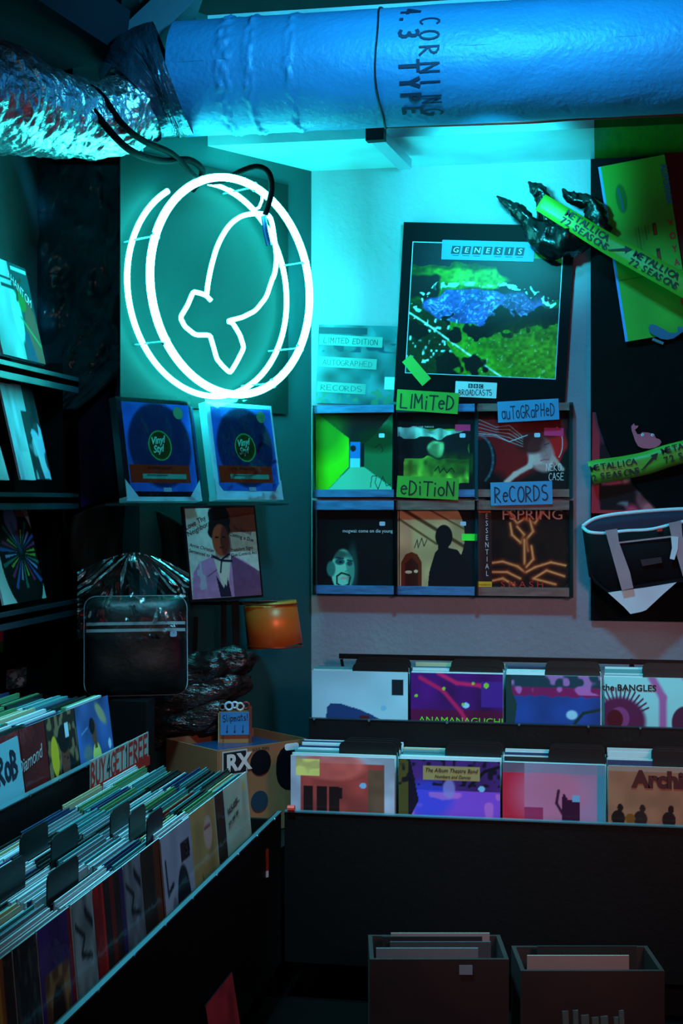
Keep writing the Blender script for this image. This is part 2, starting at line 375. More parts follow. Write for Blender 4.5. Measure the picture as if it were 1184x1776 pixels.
# bright edge of the corner wall
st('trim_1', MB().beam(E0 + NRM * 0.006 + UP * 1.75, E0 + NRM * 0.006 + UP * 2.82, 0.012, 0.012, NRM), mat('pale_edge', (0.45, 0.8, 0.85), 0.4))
# soffit over the back wall
M_SOFF = mat('glossy_soffit', (0.62, 0.80, 0.82), 0.35, bump=0.3, bscale=18, var=0.15, vscale=5)
st('ceiling_soffit', MB().box((-1.9, 4.95, 2.83), (-0.02, YB, 3.3)), M_SOFF)
st('ceiling_soffit', MB().box((-0.02, 4.95, 2.83), (2.2, YB, 3.3)), mat('green_soffit', (0.10, 0.42, 0.04), 0.45, var=0.3, vscale=8, stretch=(6, 1, 1)))

# ================================================================== BIG DUCT
M_DUCT = mat('foil_scrim_wrap', (0.20, 0.47, 0.66), 0.50, metal=0.1, bump=0.5, bscale=60, var=0.12, vscale=3, dist=0.006)
DY, DZ, DR = 4.60, 2.966, 0.187
def duct_p(X, ang, r=DR):  # ang 0 = towards viewer, 90 = up
    a = math.radians(ang); return Vector((X, DY - math.cos(a) * r, DZ + math.sin(a) * r))
XL = PY(292, 150, 4.45).x; XR = 1.2
ductE = empty('ventilation_duct', Matrix.Translation((0, DY, DZ)), 'large round foil-wrapped ventilation duct under the ceiling', 'duct')
wx = [PY(p, 100, 4.42).x for p in (384, 430, 500)]
def duct_fn(u, v):
    X = XL + (XR - XL) * u; an = v * 360
    r = DR + 0.0022 * mnoise.noise(Vector((X * 9, an * 0.06, 0)))
    for k, c in enumerate(wx):
        d = abs(X - c - 0.01 * mnoise.noise(Vector((an * 0.05, k, 3)))); r += 0.013 * math.exp(-(d / (0.022, 0.014, 0.012)[k]) ** 2) * max(0, mnoise.noise(Vector((X * 60, an * 0.13, k * 7))) + 0.30)
    return duct_p(X, an, r) - Vector((0, DY, DZ))
grid('duct_shell', 420, 120, duct_fn, M_DUCT, ductE)
xs = PY(652, 100, 4.42).x
MB().tube([duct_p(xs + 0.004 * math.sin(a * 0.07), a, DR + 0.002) - Vector((0, DY, DZ)) for a in range(0, 360, 6)], 0.0035, 6, closed=True).build('seam_cord', mat('seam', (0.03, 0.06, 0.10), 0.6), ductE)
def on_duct(s, x, a_top, h, wt, m, name, aspect=1.0, gap=0.35, span=None):
    V, Fc, wd = strokes(s, h, wt, 0.0, gap, aspect, 3)
    # subdivide ribbons so they follow the curve; text reads downwards, letter tops to the right
    mb = MB()
    for f in Fc:
        a, b, c, d = [V[i] for i in f]
        for k in range(3):
            q = [a.lerp(b, k / 3), a.lerp(b, (k + 1) / 3), d.lerp(c, (k + 1) / 3), d.lerp(c, k / 3)]
            mb.add([duct_p(x + p.y, a_top - math.degrees(p.x / DR), DR + 0.0035) - Vector((0, DY, DZ)) for p in q], [(3, 2, 1, 0)])
    return mb.build(name, m, ductE)
M_DINK = mat('duct_ink', (0.04, 0.10, 0.22), 0.7)
for j_, ch in enumerate('CORNING'): on_duct(ch, PY(728, 100, 4.42).x, 32 - 15.5 * j_, 0.060, 0.0065, M_DINK, 'printed_letter', 0.8)
for j_, ch in enumerate('4.3 TYPE'):
    if ch != ' ': on_duct(ch, PY(693, 100, 4.42).x, 50 - 15.5 * j_, 0.058, 0.011, M_DINK, 'printed_letter', 0.8)
# dark end boot of the duct and the elbow
M_FOIL = mat('crumpled_foil', (0.88, 0.92, 0.94), 0.34, metal=1.0, bump=1.0, bscale=22, dist=0.02)
M_FOILD = mat('foil_tape', (0.22, 0.32, 0.40), 0.3, metal=0.7, bump=0.8, bscale=26, dist=0.012, var=0.4, vscale=9)
el = empty('foil_flex_duct', Matrix.Translation(PD(240, 180, 4.6)), 'crumpled shiny foil flexible duct bending out of the left end of the big duct', 'duct')
EO = PD(240, 180, 4.6)
def foilsweep(pts, rads, name, m, nu, nv, amp, fr, seed):
    P = smoothpath(pts, 12); R = [r.x for r in smoothpath([Vector((r, 0, 0)) for r in rads], 12)]
    K = len(P)
    def fn(u, v):
        t = u * (K - 1); i = min(int(t), K - 2); p = P[i].lerp(P[i + 1], t - i); r = R[i] + (R[i + 1] - R[i]) * (t - i)
        d = (P[min(i + 2, K - 1)] - P[max(i - 1, 0)]).normalized(); x = d.cross(UP).normalized(); y = x.cross(d); a = v * 2 * PI
        q = x * math.cos(a) + y * math.sin(a)
        n = mnoise.noise(Vector((u * fr * 2.2, math.cos(a) * 2 + seed, math.sin(a) * 2))) * 0.6 + abs(mnoise.noise(Vector((u * fr * 6, math.cos(a) * 4, math.sin(a) * 4 + seed)))) * 0.7
        n += 0.10 * math.sin(u * fr * 9 + 2 * mnoise.noise(Vector((a, u * 4, seed))))
        return p + q * (r + amp * n) - EO
    return grid(name, nu, nv, fn, m, el, smooth=True)
foilsweep([PD(300, 135, 4.62), PD(262, 150, 4.62), PD(225, 178, 4.6)], [0.185, 0.180, 0.150], 'elbow', M_FOILD, 90, 80, 0.006, 1.6, 1)
foilsweep([PD(240, 172, 4.6), PD(200, 205, 4.52), PD(130, 205, 4.4), PD(60, 190, 4.25), PD(-20, 165, 4.1), PD(-110, 140, 3.95)], [0.125, 0.112, 0.118, 0.135, 0.155, 0.16], 'foil_sleeve', M_FOIL, 240, 110, 0.016, 5, 5)
# dark metal box above the elbow
g = empty('ceiling_vent_box', Matrix.Translation(PD(120, 40, 4.2)), 'dark sheet metal air box above the foil duct at top left', 'air box')
O = g.matrix_world.translation
M_DM = mat('dark_sheet_metal', (0.06, 0.10, 0.15), 0.5, metal=0.4)
b = MB().beam(PD(-60, -60, 4.3) - O, PD(150, 75, 4.75) - O, 0.36, 0.16); b.build('box_body', M_DM, g)
MB().beam(PD(215, 100, 4.85) - O, PD(330, -10, 4.9) - O, 0.3, 0.10).build('side_duct', mat('grey_sheet_metal', (0.10, 0.20, 0.26), 0.45, metal=0.4), g)
# pipe and bracket under the soffit
o = MB().tube(smoothpath([PY(668, 217, 4.84), PY(900, 210, 4.84), PY(1010, 203, 4.84), PY(1230, 194, 4.84)], 6), 0.011, 8).build('red_pipe', mat('red_pipe_paint', (0.55, 0.05, 0.05), 0.5, var=0.3, vscale=12), None, None, True)
tag(o, 'thin red pipe running along underside of the big duct', 'pipe')
g = empty('mounting_strut', Matrix.Translation(PD(702, 290, 5.2)), 'pale metal strut bracket under the soffit with a black end cap', 'bracket')
O = g.matrix_world.translation
p0, p1 = PD(652, 234, 4.86), PD(702, 285, 5.25)
MB().beam(p0 - O, p1 - O, 0.05, 0.035).build('strut_bar', mat('galvanised', (0.6, 0.72, 0.78), 0.4, metal=0.3), g)
MB().beam(p0 - O - (p1 - p0).normalized() * 0.02, p0 - O + (p1 - p0).normalized() * 0.015, 0.064, 0.045).build('end_cap', M_BLACK, g)

# ================================================================== NEON SIGN
SC0 = PD(406, 497, 4.97)
SM = axes(TAN, UP, SC0)
sign = empty('neon_sign', SM, 'white glowing neon sign of a bird inside a double ring', 'neon sign')
def ringpts(r, a0, a1, n): return [(r * math.cos(math.radians(a0 + (a1 - a0) * i / n)), r * math.sin(math.radians(a0 + (a1 - a0) * i / n))) for i in range(n + 1)]
R1 = 0.377
MB().tube([(x, y, 0) for x, y in ringpts(R1, 0, 360, 96)[:-1]], 0.0135, 12, closed=True).build('front_ring_tube', M_TUBE, sign, None, True)
MB().tube([(x, y, -0.12) for x, y in ringpts(R1, 122, 437, 84)], 0.0100, 10).build('rear_ring_tube', M_TUBE, sign, None, True)
MB().tube([(x, y, -0.12) for x, y in ringpts(R1, 76, 92, 8)], 0.0080, 10).build('rear_ring_tube', M_TUBE, sign, None, True)
SMi = SM.inverted(); PN = SC0 - NRM * 0.03
def S(px, py): return SMi @ PP(px, py, PN, NRM)
bird = [(365.5, 521), (357, 512), (345, 508), (335, 506), (325, 530), (312.5, 550.5), (320, 566), (338.5, 581), (364, 581), (369, 598), (376, 623), (387, 636), (399, 647), (411, 627), (423, 603), (416, 581), (404, 561), (394, 557), (420, 550.5), (443, 539), (462, 515), (473, 481)]
def soften(pts, sub=3):
    out = [pts[0]]
    for a, b, c in zip(pts, pts[1:], pts[2:]):
        a, b, c = Vector(a), Vector(b), Vector(c); out += [a.lerp(b, .80), b.lerp(a, .06).lerp(c, .06), b.lerp(c, .20)]
    return out + [pts[-1]]
MB().tube([S(*p) for p in soften(bird)], 0.0080, 10).build('bird_tube', M_TUBE, sign, None, True)
wing = smoothpath([(*p, 0) for p in [(358, 512), (362, 483), (369, 452), (379, 422), (396, 393), (416, 376.5), (437, 371), (461, 372), (470, 382), (475, 409), (479, 445), (477, 470), (473, 483)]], 4)
MB().tube([S(p.x, p.y) for p in wing], 0.0085, 10).build('bird_tube', M_TUBE, sign, None, True)
MB().tube([S(*p) for p in ((455, 333), (454, 348), (449, 360), (438, 365))], 0.0050, 8).build('connector_tube', M_TUBE, sign, None, True)
M_GLASS = mat('support_glass', (0.6, 0.75, 0.78), 0.2)
for an in (20, 75, 160, 215, 300, 330):
    c = Vector((R1 * math.cos(math.radians(an)), R1 * math.sin(math.radians(an)), 0))
    mb = MB().tube([c + Vector((0, 0, -0.17)), c + Vector((0, 0, -0.01))], 0.003, 8)
    mb.tube([c * 0.955, c * 1.045], 0.006, 6); mb.build('tube_support', M_GLASS, sign)
M_CABLE = mat('black_cable', (0.03, 0.035, 0.05), 0.35)
M_SLV = mat('blue_electrode_sleeve', (0.02, 0.05, 0.30), 0.5)
MB().tube([S(457, 374), S(460, 398), S(466, 426)], 0.010, 8).build('electrode_cap', M_SLV, sign, None, True)
MB().tube([S(308, 345), S(325, 330)], 0.009, 8).build('electrode_cap', M_CABLE, sign, None, True)
# added panel, coloured dark to imitate the dimmer wall inside the ring
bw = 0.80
o = MB().box((-bw / 2, -0.42, -0.006), (bw / 2, 0.45, 0)).build('ring_dimming_panel', mat('dimmed_panel_teal', (0.03, 0.155, 0.15), 0.6, spec=.15), sign, Matrix.Translation((0.03, 0, -0.165)))
cab = mat('ribbed_cable', (0.004, 0.006, 0.012), 0.8, bump=0.6, bscale=200, spec=.06)
def cable(name, pts, r, label):
    o = MB().tube(smoothpath([PD(*p) for p in pts], 8), r, 8).build(name, cab, None, None, True); tag(o, label, 'cable', 'cables of the neon sign'); return o
cable('power_cable', [(60, 125, 4.3), (120, 140, 4.33), (170, 160, 4.35), (212, 215, 4.38), (250, 245, 4.5), (300, 268, 4.7), (340, 308, 4.85), (365, 315, 4.93), (390, 312, 4.98), (420, 296, 4.98), (447, 289, 4.98), (466, 300, 4.98), (471, 330, 4.98), (460, 372, 4.97)], 0.0105, 'black cable arching over the foil duct and looping right above the ring')
cable('power_cable', [(55, 128, 4.28), (130, 152, 4.3), (160, 190, 4.3), (200, 238, 4.35), (235, 266, 4.45), (280, 279, 4.65), (325, 277, 4.8), (349, 292, 4.88), (348, 310, 4.9), (333, 330, 4.93)], 0.0115, 'black cable drooping lowest across the foil duct to left top of the ring')

# ================================================================== BACK WALL PIECES
M_EDGEK = mat('black_cover_edge', (0.02, 0.02, 0.05), 0.4)
M_EDGEW = mat('white_cover_edge', (0.70, 0.74, 0.76), 0.5)
# big black-mounted poster with an aerial crowd picture
cv = Cv(230, 200, (0.10, 0.16, 0.06))
cv.warp(.06, 16, 5); cv.mix(cv.Y > 0.5 + 0.12 * cv.n(4, 1, 5), (0.10, 0.24, 0.05)); cv.mix((cv.Y > 0.80 + 0.06 * cv.n(5, 1, 2)), (0.03, 0.05, 0.10))
cv.mix((cv.X > 0.55) & (cv.Y > 0.52 + 0.10 * cv.n(5, 1, 9)) & (cv.Y < 0.95 - 0.2 * (cv.X - 0.55)), (0.02, 0.03, 0.05))
cv.mix((cv.X > 0.7) & (cv.Y > 0.93 - 0.2 * (cv.X - 0.7)), (0.22, 0.42, 0.14))
cv.mix((cv.Y < 0.42 - 0.10 * cv.X + 0.2 * (cv.X > 0.5) * (cv.X - 0.5)) & (cv.X > 0.28), (0.28, 0.55, 0.10))
cv.ell(0.22, 0.72, 0.17, 0.08, (0.22, 0.45, 0.08), 1, 0.3); cv.ell(0.10, 0.66, 0.09, 0.10, (0.02, 0.05, 0.05), 1, 0.2); cv.ell(0.45, 0.73, 0.16, 0.05, (0.35, 0.65, 0.22), 0.9, 0.4)
cv.ell(0.48, 0.51, 0.38, 0.135, (0.24, 0.30, 0.62), 1, 0.1); cv.ell(0.68, 0.53, 0.17, 0.09, (0.36, 0.28, 0.50), 0.8, 0.5)
reg = (((cv.X - 0.48) / 0.38) ** 2 + ((cv.Y - 0.51) / 0.135) ** 2 < 1.0)
cv.blot(90, 0.62, (0.50, 0.62, 0.85), 0.7, 11, reg)
ring2 = np.abs(np.sqrt(((cv.X - 0.48) / 0.44) ** 2 + ((cv.Y - 0.53) / 0.17) ** 2) - 1) < 0.10
cv.blot(60, 0.55, (0.70, 0.90, 0.85), 0.95, 12, ring2 & (cv.Y > 0.45), 45)
cv.flatx(); cv.line([(0.0, 0.46), (0.12, 0.38), (0.40, 0.17), (0.64, 0.0)], 0.010, (0.75, 0.85, 0.80))
cv.blot(55, 0.66, (0.70, 0.88, 0.92), 0.95, 13, (cv.Y < 0.42) & (cv.X < 0.33) & (cv.Y > 0.08), 40)
cv.blot(70, 0.80, (0.75, 0.88, 0.75), 0.9, 14, (cv.Y < 0.35) & (cv.X > 0.40) & (cv.X < 0.95))
cv.warp(.09, 26, 8)
for x, y, r in ((0.27, 0.06, .08), (0.46, 0.09, .07), (0.45, 0.33, .055), (0.32, 0.30, .045), (0.52, 0.37, .04), (0.60, 0.42, .07), (0.66, 0.38, .05), (0.72, 0.41, .06), (0.80, 0.42, .05), (0.88, 0.45, .06), (0.96, 0.47, .06), (0.26, 0.42, .02), (0.05, 0.33, .06)): cv.ell(x, y, r, r * 1.1, (0.02, 0.05, 0.04), 1, 0.2)
cv.flatx(); cv.ell(0.85, 0.22, 0.20, 0.14, (0.42, 0.48, 0.12), 0.45, 0.8); cv.noise(50, 0.25, 3); cv.noise(9, 0.2, 4)
M, W, H = pxframe((700, 385), (997, 392), (696, 697), onY(5.355))
po = board('framed_poster', M, W, H, 0.02, mat('black_mount', (0.006, 0.006, 0.03), 0.6, spec=.1), 'large black poster with an aerial photo of a festival crowd, hanging upper right', 'poster')
k = W / 297
pw = 259 * k; ph = 228 * k; pyb = (697 - 645) * k
printed('picture', cv, pw, ph, po, 0.0010, 0, pyb)
fr = MB()
M_RIM = mat('pale_picture_line', (0.55, 0.75, 0.85), 0.5)
for a, c in (((-pw / 2 - .003, pyb - .003), (pw / 2 + .003, pyb)), ((-pw / 2 - .003, pyb + ph), (pw / 2 + .003, pyb + ph + .003)), ((-pw / 2 - .003, pyb), (-pw / 2, pyb + ph)), ((pw / 2, pyb), (pw / 2 + .003, pyb + ph))):
    fr.box((a[0], a[1], 0), (c[0], c[1], 0.0016))
fr.build('picture_border', M_RIM, po)
M_PALEB = mat('pale_blue_paper', (0.24, 0.46, 0.62), 0.6, var=0.06)
bx = 0.003; by = pyb + ph - 0.040
s_ = sticker(po, 'title_strip', bx, by + .015, 160 * k, 34 * k, M_PALEB, 0.004, 0, 0.002)
for i, ch in enumerate('GENESIS'):
    x = bx + (i - 3) * 0.040
    MB().prism([(x - .018, by + .0), (x + .014, by + .0), (x + .018, by + .030), (x - .014, by + .030)], 0.0041, 0.0052).build('letter_block', M_NAVYINK, s_, s_.matrix_basis.inverted())
    adopt(text(po, ch, x, by + .006, 0.028, M_WINK, 0, 0.0058, 1.15, 'CENTER', shear=0.15), s_)
    if i != 3: MB().box((x - .013, by - .007, 0.0041), (x + .012, by - .005, 0.005)).build('underline', M_NAVYINK, s_, s_.matrix_basis.inverted())
w_ = sticker(po, 'caption_label', (842 - 847) * k, (697 - 670) * k, 72 * k, 27 * k, mat('white_caption', (0.75, 0.82, 0.86), 0.5), 0.003, 0, 0.002)
for i, ch in enumerate('BBC'):
    x = -0.012 + (i - 1) * .020; MB().box((x - .008, 0.064, .0031), (x + .008, 0.080, .0040)).build('letter_block', M_NAVYINK, w_, w_.matrix_basis.inverted())
    adopt(text(po, ch, x, 0.0665, 0.016, M_WINK, 0, 0.0044, 1, 'CENTER'), w_)
adopt(handwrite(po, 'BROADCASTS', -0.012, 0.037, 0.021, M_INK, 0.0026, 0.0040, 2, fit=0.125), w_)
M_GTAPE = mat('green_tape', (0.30, 0.66, 0.24), 0.5)
M, W, H = pxframe((697, 628), (712, 615), (735, 667), onY(5.350))
o = board('tape_strip', M, W, H, 0.001, M_GTAPE, 'short green tape strip on lower left corner of the crowd poster', 'tape')

# faded poster with three title strips
cv = Cv(90, 84, (0.20, 0.42, 0.45)); cv.noise(6, 0.35, 5); cv.blot(8, 0.6, (0.12, 0.42, 0.46), 0.7, 8, cv.X > .0); cv.rect(0, 0.88, 0.6, 0.97, (0.08, 0.25, 0.30)); cv.blot(14, 0.55, (0.06, 0.22, 0.30), 0.8, 2, (cv.Y > .66) & (cv.Y < .78)); cv.blot(20, 0.6, (0.25, 0.5, 0.35), 0.7, 3, (cv.Y < .2)); cv.rect(0.84, 0.2, 1, 0.35, (0.6, 0.85, 0.88))
M, W, H = pxframe((553, 563), (694, 566), (553, 699), onY(5.385))
po2 = board('paper_poster', M, W, H, 0.004, M_EDGEW, 'faded blue poster with three pale strips, left of the large black poster', 'poster', None, cv)
M_STRIPP = mat('aqua_paper', (0.34, 0.60, 0.58), 0.6)
for i, (yy, wd_, tx) in enumerate(((0.80, 0.78, 'LIMITED EDITION'), (0.52, 0.72, 'AUTOGRAPHED'), (0.20, 0.60, 'RECORDS'))):
    sticker(po2, 'title_strip', -W / 2 + W * wd_ / 2 + .004, H * yy, W * wd_, 0.040, M_STRIPP, 0.003, -1.5, 0.001)
    handwrite(po2, tx, -W / 2 + W * wd_ / 2 + .004, H * yy - .011, 0.020, mat('faint_ink', (0.10, 0.34, 0.36), 0.6) if i else M_NAVYINK, 0.0016, 0.0036, -1.5, fit=W * wd_ * .85)

# ---- rack of six record frames
RX = [545, 686, 826, 990]
M_RAILB = mat('blue_grey_rail', (0.22, 0.42, 0.62), 0.45, var=0.4, vscale=14, stretch=(1, 6, 6))
M_RAILW = mat('worn_wood_rail', (0.46, 0.34, 0.32), 0.5, var=0.35, vscale=14, stretch=(1, 6, 6))
rk = empty('record_rack', Matrix.Translation(PY(770, 1032, 5.39)), 'wall rack of six clear-fronted record frames in two rows', 'rack')
O = rk.matrix_world.translation
for i in range(3):
    for (t0, t1) in ((703, 716), (849, 862), (868, 884), (1016, 1030)):
        a = PY(RX[i] + 1, t0, 5.335); b_ = PY(RX[i + 1] - 3, t1, 5.335)
        z1, z0 = PY(600, t0, 5.335).z, PY(600, t1, 5.335).z
        MB().box((a.x, 5.330, z0), (b_.x, 5.395, z1)).build('rail', M_RAILW if i == 2 or (i == 1 and t0 in (868,)) else M_RAILB, rk, Matrix.Translation(-O))
for i, px in enumerate(RX):
    for t0, t1 in ((703, 864), (868, 1032)):
        x = PY(px, 800, 5.33).x; z1, z0 = PY(600, t0, 5.33).z, PY(600, t1, 5.33).z
        MB().box((x - .006, 5.322, z0), (x + .008, 5.398, z1)).build('clear_divider', M_CLEAR, rk, Matrix.Translation(-O))
M_BK = mat('black_backing', (0.02, 0.02, 0.04), 0.5)
for i in range(3):
    for (t0, t1) in ((716, 849), (884, 1016)):
        xa, xb = PY(RX[i], 800, 5.38).x + .01, PY(RX[i + 1], 800, 5.38).x - .006
        MB().box((xa, 5.388, PY(600, t1, 5.38).z), (xb, 5.395, PY(600, t0, 5.38).z)).build('back_panel', M_BK, rk, Matrix.Translation(-O))
# six covers
def cov_corridor():
    c = Cv(110, 110, (0.18, 0.45, 0.33))
    c.poly([(0, 1), (0.47, 0.62), (0.68, 0.62), (1, 0.98), (1, 1.1), (0, 1.1)], (0.16, 0.03, 0.03)); c.ell(0.55, 0.70, 0.3, 0.1, (0.04, 0.02, 0.10), 0.7, 0.5)
    c.poly([(-.1, 1.05), (0.44, 0.66), (0.44, 0.32), (0.14, 0), (-.1, 0)], (0.32, 0.85, 0.04)); c.ell(.1, .8, .2, .25, (0.15, 0.42, 0.04), 0.7, 1)
    c.poly([(0.14, 0), (0.46, 0.31), (0.66, 0.31), (1, 0.06), (1, 0)], (0.38, 0.76, 0.62))
    c.poly([(0.64, 0.6), (0.64, 0.31), (1, 0.06), (1, 0.9)], (0.10, 0.42, 0.25)); c.ell(.8, .66, .2, .1, (0.04, 0.16, 0.03), 0.8, 1)
    c.rect(0.45, 0.31, 0.58, 0.62, (0.12, 0.45, 0.80)); c.rect(0.45, 0.31, 0.58, 0.42, (0.45, 0.85, 0.90)); c.rect(0.58, 0.32, 0.64, 0.6, (0.01, 0.08, 0.12)); c.ell(0.49, 0.54, 0.04, 0.04, (0.02, 0.06, 0.12))
    c.line([(.72, .06), (.74, .2), (.8, .2), (.78, .12), (.82, .04), (.88, .2), (.93, .08), (.98, .1)], .006, (.02, .1, .1)); c.line([(.78, .55), (.84, .6), (.88, .52), (.86, .5)], .006, (.01, .05, .02)); return c
def cov_field():
    c = Cv(150, 140, (0.02, 0.02, 0.05)); c.rect(0.05, 0.12, 0.95, 0.78, (0.30, 0.52, 0.16)); c.noise(7, 0.4, 2)
    c.warp(.06, 9, 3); c.rect(0.05, 0.42, 0.95, 0.78, (0.04, 0.06, 0.10)); c.poly([(0.05, 0.78), (0.95, 0.78), (0.55, 0.66), (0.05, 0.68)], (0.55, 0.75, 0.70)); c.ell(0.25, 0.55, 0.25, 0.12, (0.01, 0.02, 0.06)); c.ell(0.52, 0.54, 0.09, 0.08, (0.45, 0.66, 0.45), 1, .4)
    c.poly([(0.05, 0.12), (0.05, 0.36), (0.4, 0.45), (0.95, 0.30), (0.95, 0.12)], (0.42, 0.66, 0.20)); c.ell(.75, .35, .3, .1, (.12, .25, .08), .7, .8); c.rect(0.05, .12, .10, .42, (.02, .04, .05))
    c.noise(16, .35, 7); c.flatx(); c.line([(.5, .26), (.55, .32), (.57, .24), (.62, .30), (.66, .24), (.72, .3), (.76, .25)], .008, (.02, .05, .02)); return c
def cov_redhair():
    c = Cv(160, 150, (0.02, 0.02, 0.04)); c.warp(.10, 7, 3); c.ell(0.35, 0.78, 0.45, 0.16, (0.60, 0.05, 0.08), 1, .4, 0.2); c.ell(0.30, 0.45, 0.33, 0.22, (0.52, 0.03, 0.06), 1, .4, -.5); c.ell(0.82, 0.62, 0.13, 0.24, (0.85, 0.07, 0.08), 1, .3); c.ell(0.70, 0.80, 0.22, 0.10, (0.50, 0.06, 0.05), 1, .4)
    c.flatx(); c.ell(0.05, 0.40, 0.16, 0.26, (0.02, 0.05, 0.08)); c.line(arc(.0, .4, .17, .3, 80, -60), .02, (.25, .45, .5), .7)
    c.ell(0.70, 0.47, 0.125, 0.20, (0.86, 0.66, 0.66), 1, .3, 0.30); c.ell(0.60, .60, .14, .10, (.30, .05, .06), .9, .5); c.ell(.76, .50, .05, .1, (.62, .36, .38), .6, .8)
    c.line([(.60, .52), (.64, .54), (.69, .55)], .009, (.32, .16, .2)); c.line([(.74, .58), (.79, .60)], .009, (.32, .16, .2)); c.line([(.73, .54), (.77, .46), (.74, .44)], .006, (.62, .38, .4), .8); c.line([(.70, .385), (.74, .40), (.79, .40)], .009, (.70, .32, .36)); c.ell(.72, .30, .08, .03, (.7, .45, .45), .6, .8)
    c.line([(0.32, 0.12), (0.42, 0.22), (0.58, 0.32), (0.60, 0.42)], .045, (0.85, 0.72, 0.70)); c.line([(0.84, 0.42), (0.94, 0.28)], .035, (0.78, 0.6, 0.58))
    for k in range(5): c.line([(0, .9 - .05 * k), (.2, .8 - .03 * k), (.35, .82 - .05 * k), (.5, .68 - .03 * k)], .006, (.7, .7, .72), .8)
    c.line(arc(.86, .6, .08, .2, -60, 80), .006, (.8, .75, .8)); c.line([(.55, .7), (.35, .62), (.2, .7), (.02, .72)], .008, (.75, .75, .8)); return c
def cov_face():
    c = Cv(150, 150, (0.01, 0.01, 0.04)); c.ell(0.33, 0.22, 0.15, 0.25, (0.50, 0.82, 0.72), 1, .12); c.ell(0.17, 0.24, 0.05, 0.08, (0.18, 0.45, 0.42), 1, .4)
    c.ell(.46, .25, .05, .2, (.16, .42, .40), .6, .9); c.ell(.29, .33, .05, .03, (.06, .25, .30), .9, .6); c.ell(.30, .325, .022, .012, (.01, .06, .1)); c.ell(.42, .31, .03, .024, (.06, .25, .3), .9, .6); c.line([(.24, .38), (.34, .37)], .010, (.05, .18, .2)); c.line([(.39, .35), (.46, .34)], .010, (.05, .18, .2))
    c.line([(.37, .31), (.40, .22), (.36, .21)], .007, (.25, .55, .5)); c.line([(.25, .15), (.31, .19), (.36, .18), (.42, .16)], .014, (.05, .12, .1)); c.ell(.34, .125, .045, .018, (.80, .62, .60)); c.line([(.25, .14), (.25, .06), (.32, .02), (.41, .05), (.43, .14)], .014, (.06, .14, .1)); c.ell(.2, .42, .16, .04, (.01, .02, .05), .6, .8); return c
def cov_arch():
    c = Cv(150, 150, (0.78, 0.62, 0.44)); c.noise(5, .15, 1); c.line([(0, 1), (1, .45)], .03, (.35, .22, .12)); c.line([(0, .85), (.5, .55)], .02, (.45, .3, .18)); c.line([(.35, 1), (.9, .72)], .015, (.45, .3, .18))
    c.mix((c.X > .78) & (((c.X - .55) / .33) ** 2 + ((c.Y - .65) / .45) ** 2 > 1), (.05, .04, .08)); c.poly([(0.02, 0), (0.02, 0.32), (.08, .42), (0.16, 0.45), (.24, .42), (0.3, 0.32), (0.3, 0)], (0.42, 0.13, 0.04)); c.poly([(0.07, 0), (0.07, 0.3), (.16, .38), (0.25, 0.30), (0.25, 0)], (0.25, 0.07, 0.03)); c.ell(.12, .2, .05, .02, (.9, .75, .6)); c.ell(.22, .21, .03, .02, (.9, .75, .6))
    c.poly([(0.38, 0), (.40, .2), (0.48, 0.44), (.56, .52), (0.78, 0.48), (0.90, 0.34), (0.98, 0.1), (1, 0)], (0.03, 0.02, 0.06)); c.ell(0.60, 0.64, 0.12, 0.15, (0.03, 0.02, 0.06)); c.rect(.52, .45, .66, .62, (.03, .02, .06)); c.line([(.2, .5), (.24, .6), (.25, .5), (.3, .62), (.33, .52), (.37, .6)], .007, (.1, .05, .08)); return c
def cov_glow():
    c = Cv(160, 150, (0.10, 0.03, 0.02)); c.noise(6, .5, 3); c.warp(.07, 12, 6)
    h = (0.78, 0.36, 0.20)
    for P in ([(.32, .95), (.42, .8), (.5, .86), (.62, .8), (.72, .95)], [(.34, .8), (.36, .66), (.46, .56), (.5, .66), (.42, .76)], [(.56, .86), (.60, .7), (.52, .6), (.54, .46)], [(.5, .6), (.5, .3)], [(.58, .52), (.6, .36), (.52, .26)], [(.04, .30), (.25, .33), (.42, .27), (.5, .2)], [(.97, .28), (.8, .32), (.62, .26), (.52, .2)], [(.1, .2), (.3, .2), (.45, .12)], [(.95, .15), (.75, .22), (.6, .12), (.85, .05)], [(.08, .08), (.25, .12), (.38, .04)]):
        c.line(P, .060, (0.50, 0.16, 0.06), .5); c.line(P, .026, h); c.line(P, .010, (.95, .62, .35))
    c.rect(0, 0, .001, 1, (0, 0, 0)); return c
COV = [[cov_corridor, cov_field, cov_redhair], [cov_face, cov_arch, cov_glow]]
LAB = [['record cover with green walled corridor, top row left in wall rack', 'record cover with a figure lying on a green field, top row middle', 'record cover with pale face and red hair, top row right in rack'],
       ['black record cover with a pale bearded face, bottom row left in rack', 'record cover with dark silhouette before a cream arch, bottom row middle', 'record cover with glowing orange bones on black, bottom row right']]
rec = {}
for r_, (t0, t1) in enumerate(((713, 853), (880, 1020))):
    for i in range(3):
        a, b_ = RX[i] + (7 if r_ else 3), RX[i + 1] - 5
        M, W, H = pxframe((a, t0), (b_, t0 - (1 if i == 2 else 0)), (a, t1), onY(5.372))
        rec[r_, i] = board('record_sleeve', M, W, H, 0.004, M_EDGEK, LAB[r_][i], 'record', 'autographed records in the wall rack', COV[r_][i](), GLOSSY)
        rec[r_, i]['wh'] = (W, H)
        if r_ == 0 or i < 2: sticker(rec[r_, i], 'price_sticker', W * (0.36 if i < 2 else .16), H * (0.70 if r_ == 0 else .80), 0.022, 0.016, M_TAGW)
o = rec[0, 1]; text(o, 'NEKO CASE & HER BOYFRIENDS', -.135, .040, .019, M_WINK, 0, .002, .82); text(o, 'NEKO  CASE  FURNACE', -.09, .245, .008, M_WINK); sticker(o, 'pink_sticker', .105, .245, .058, .024, M_PINKT, .003, 0, .001)
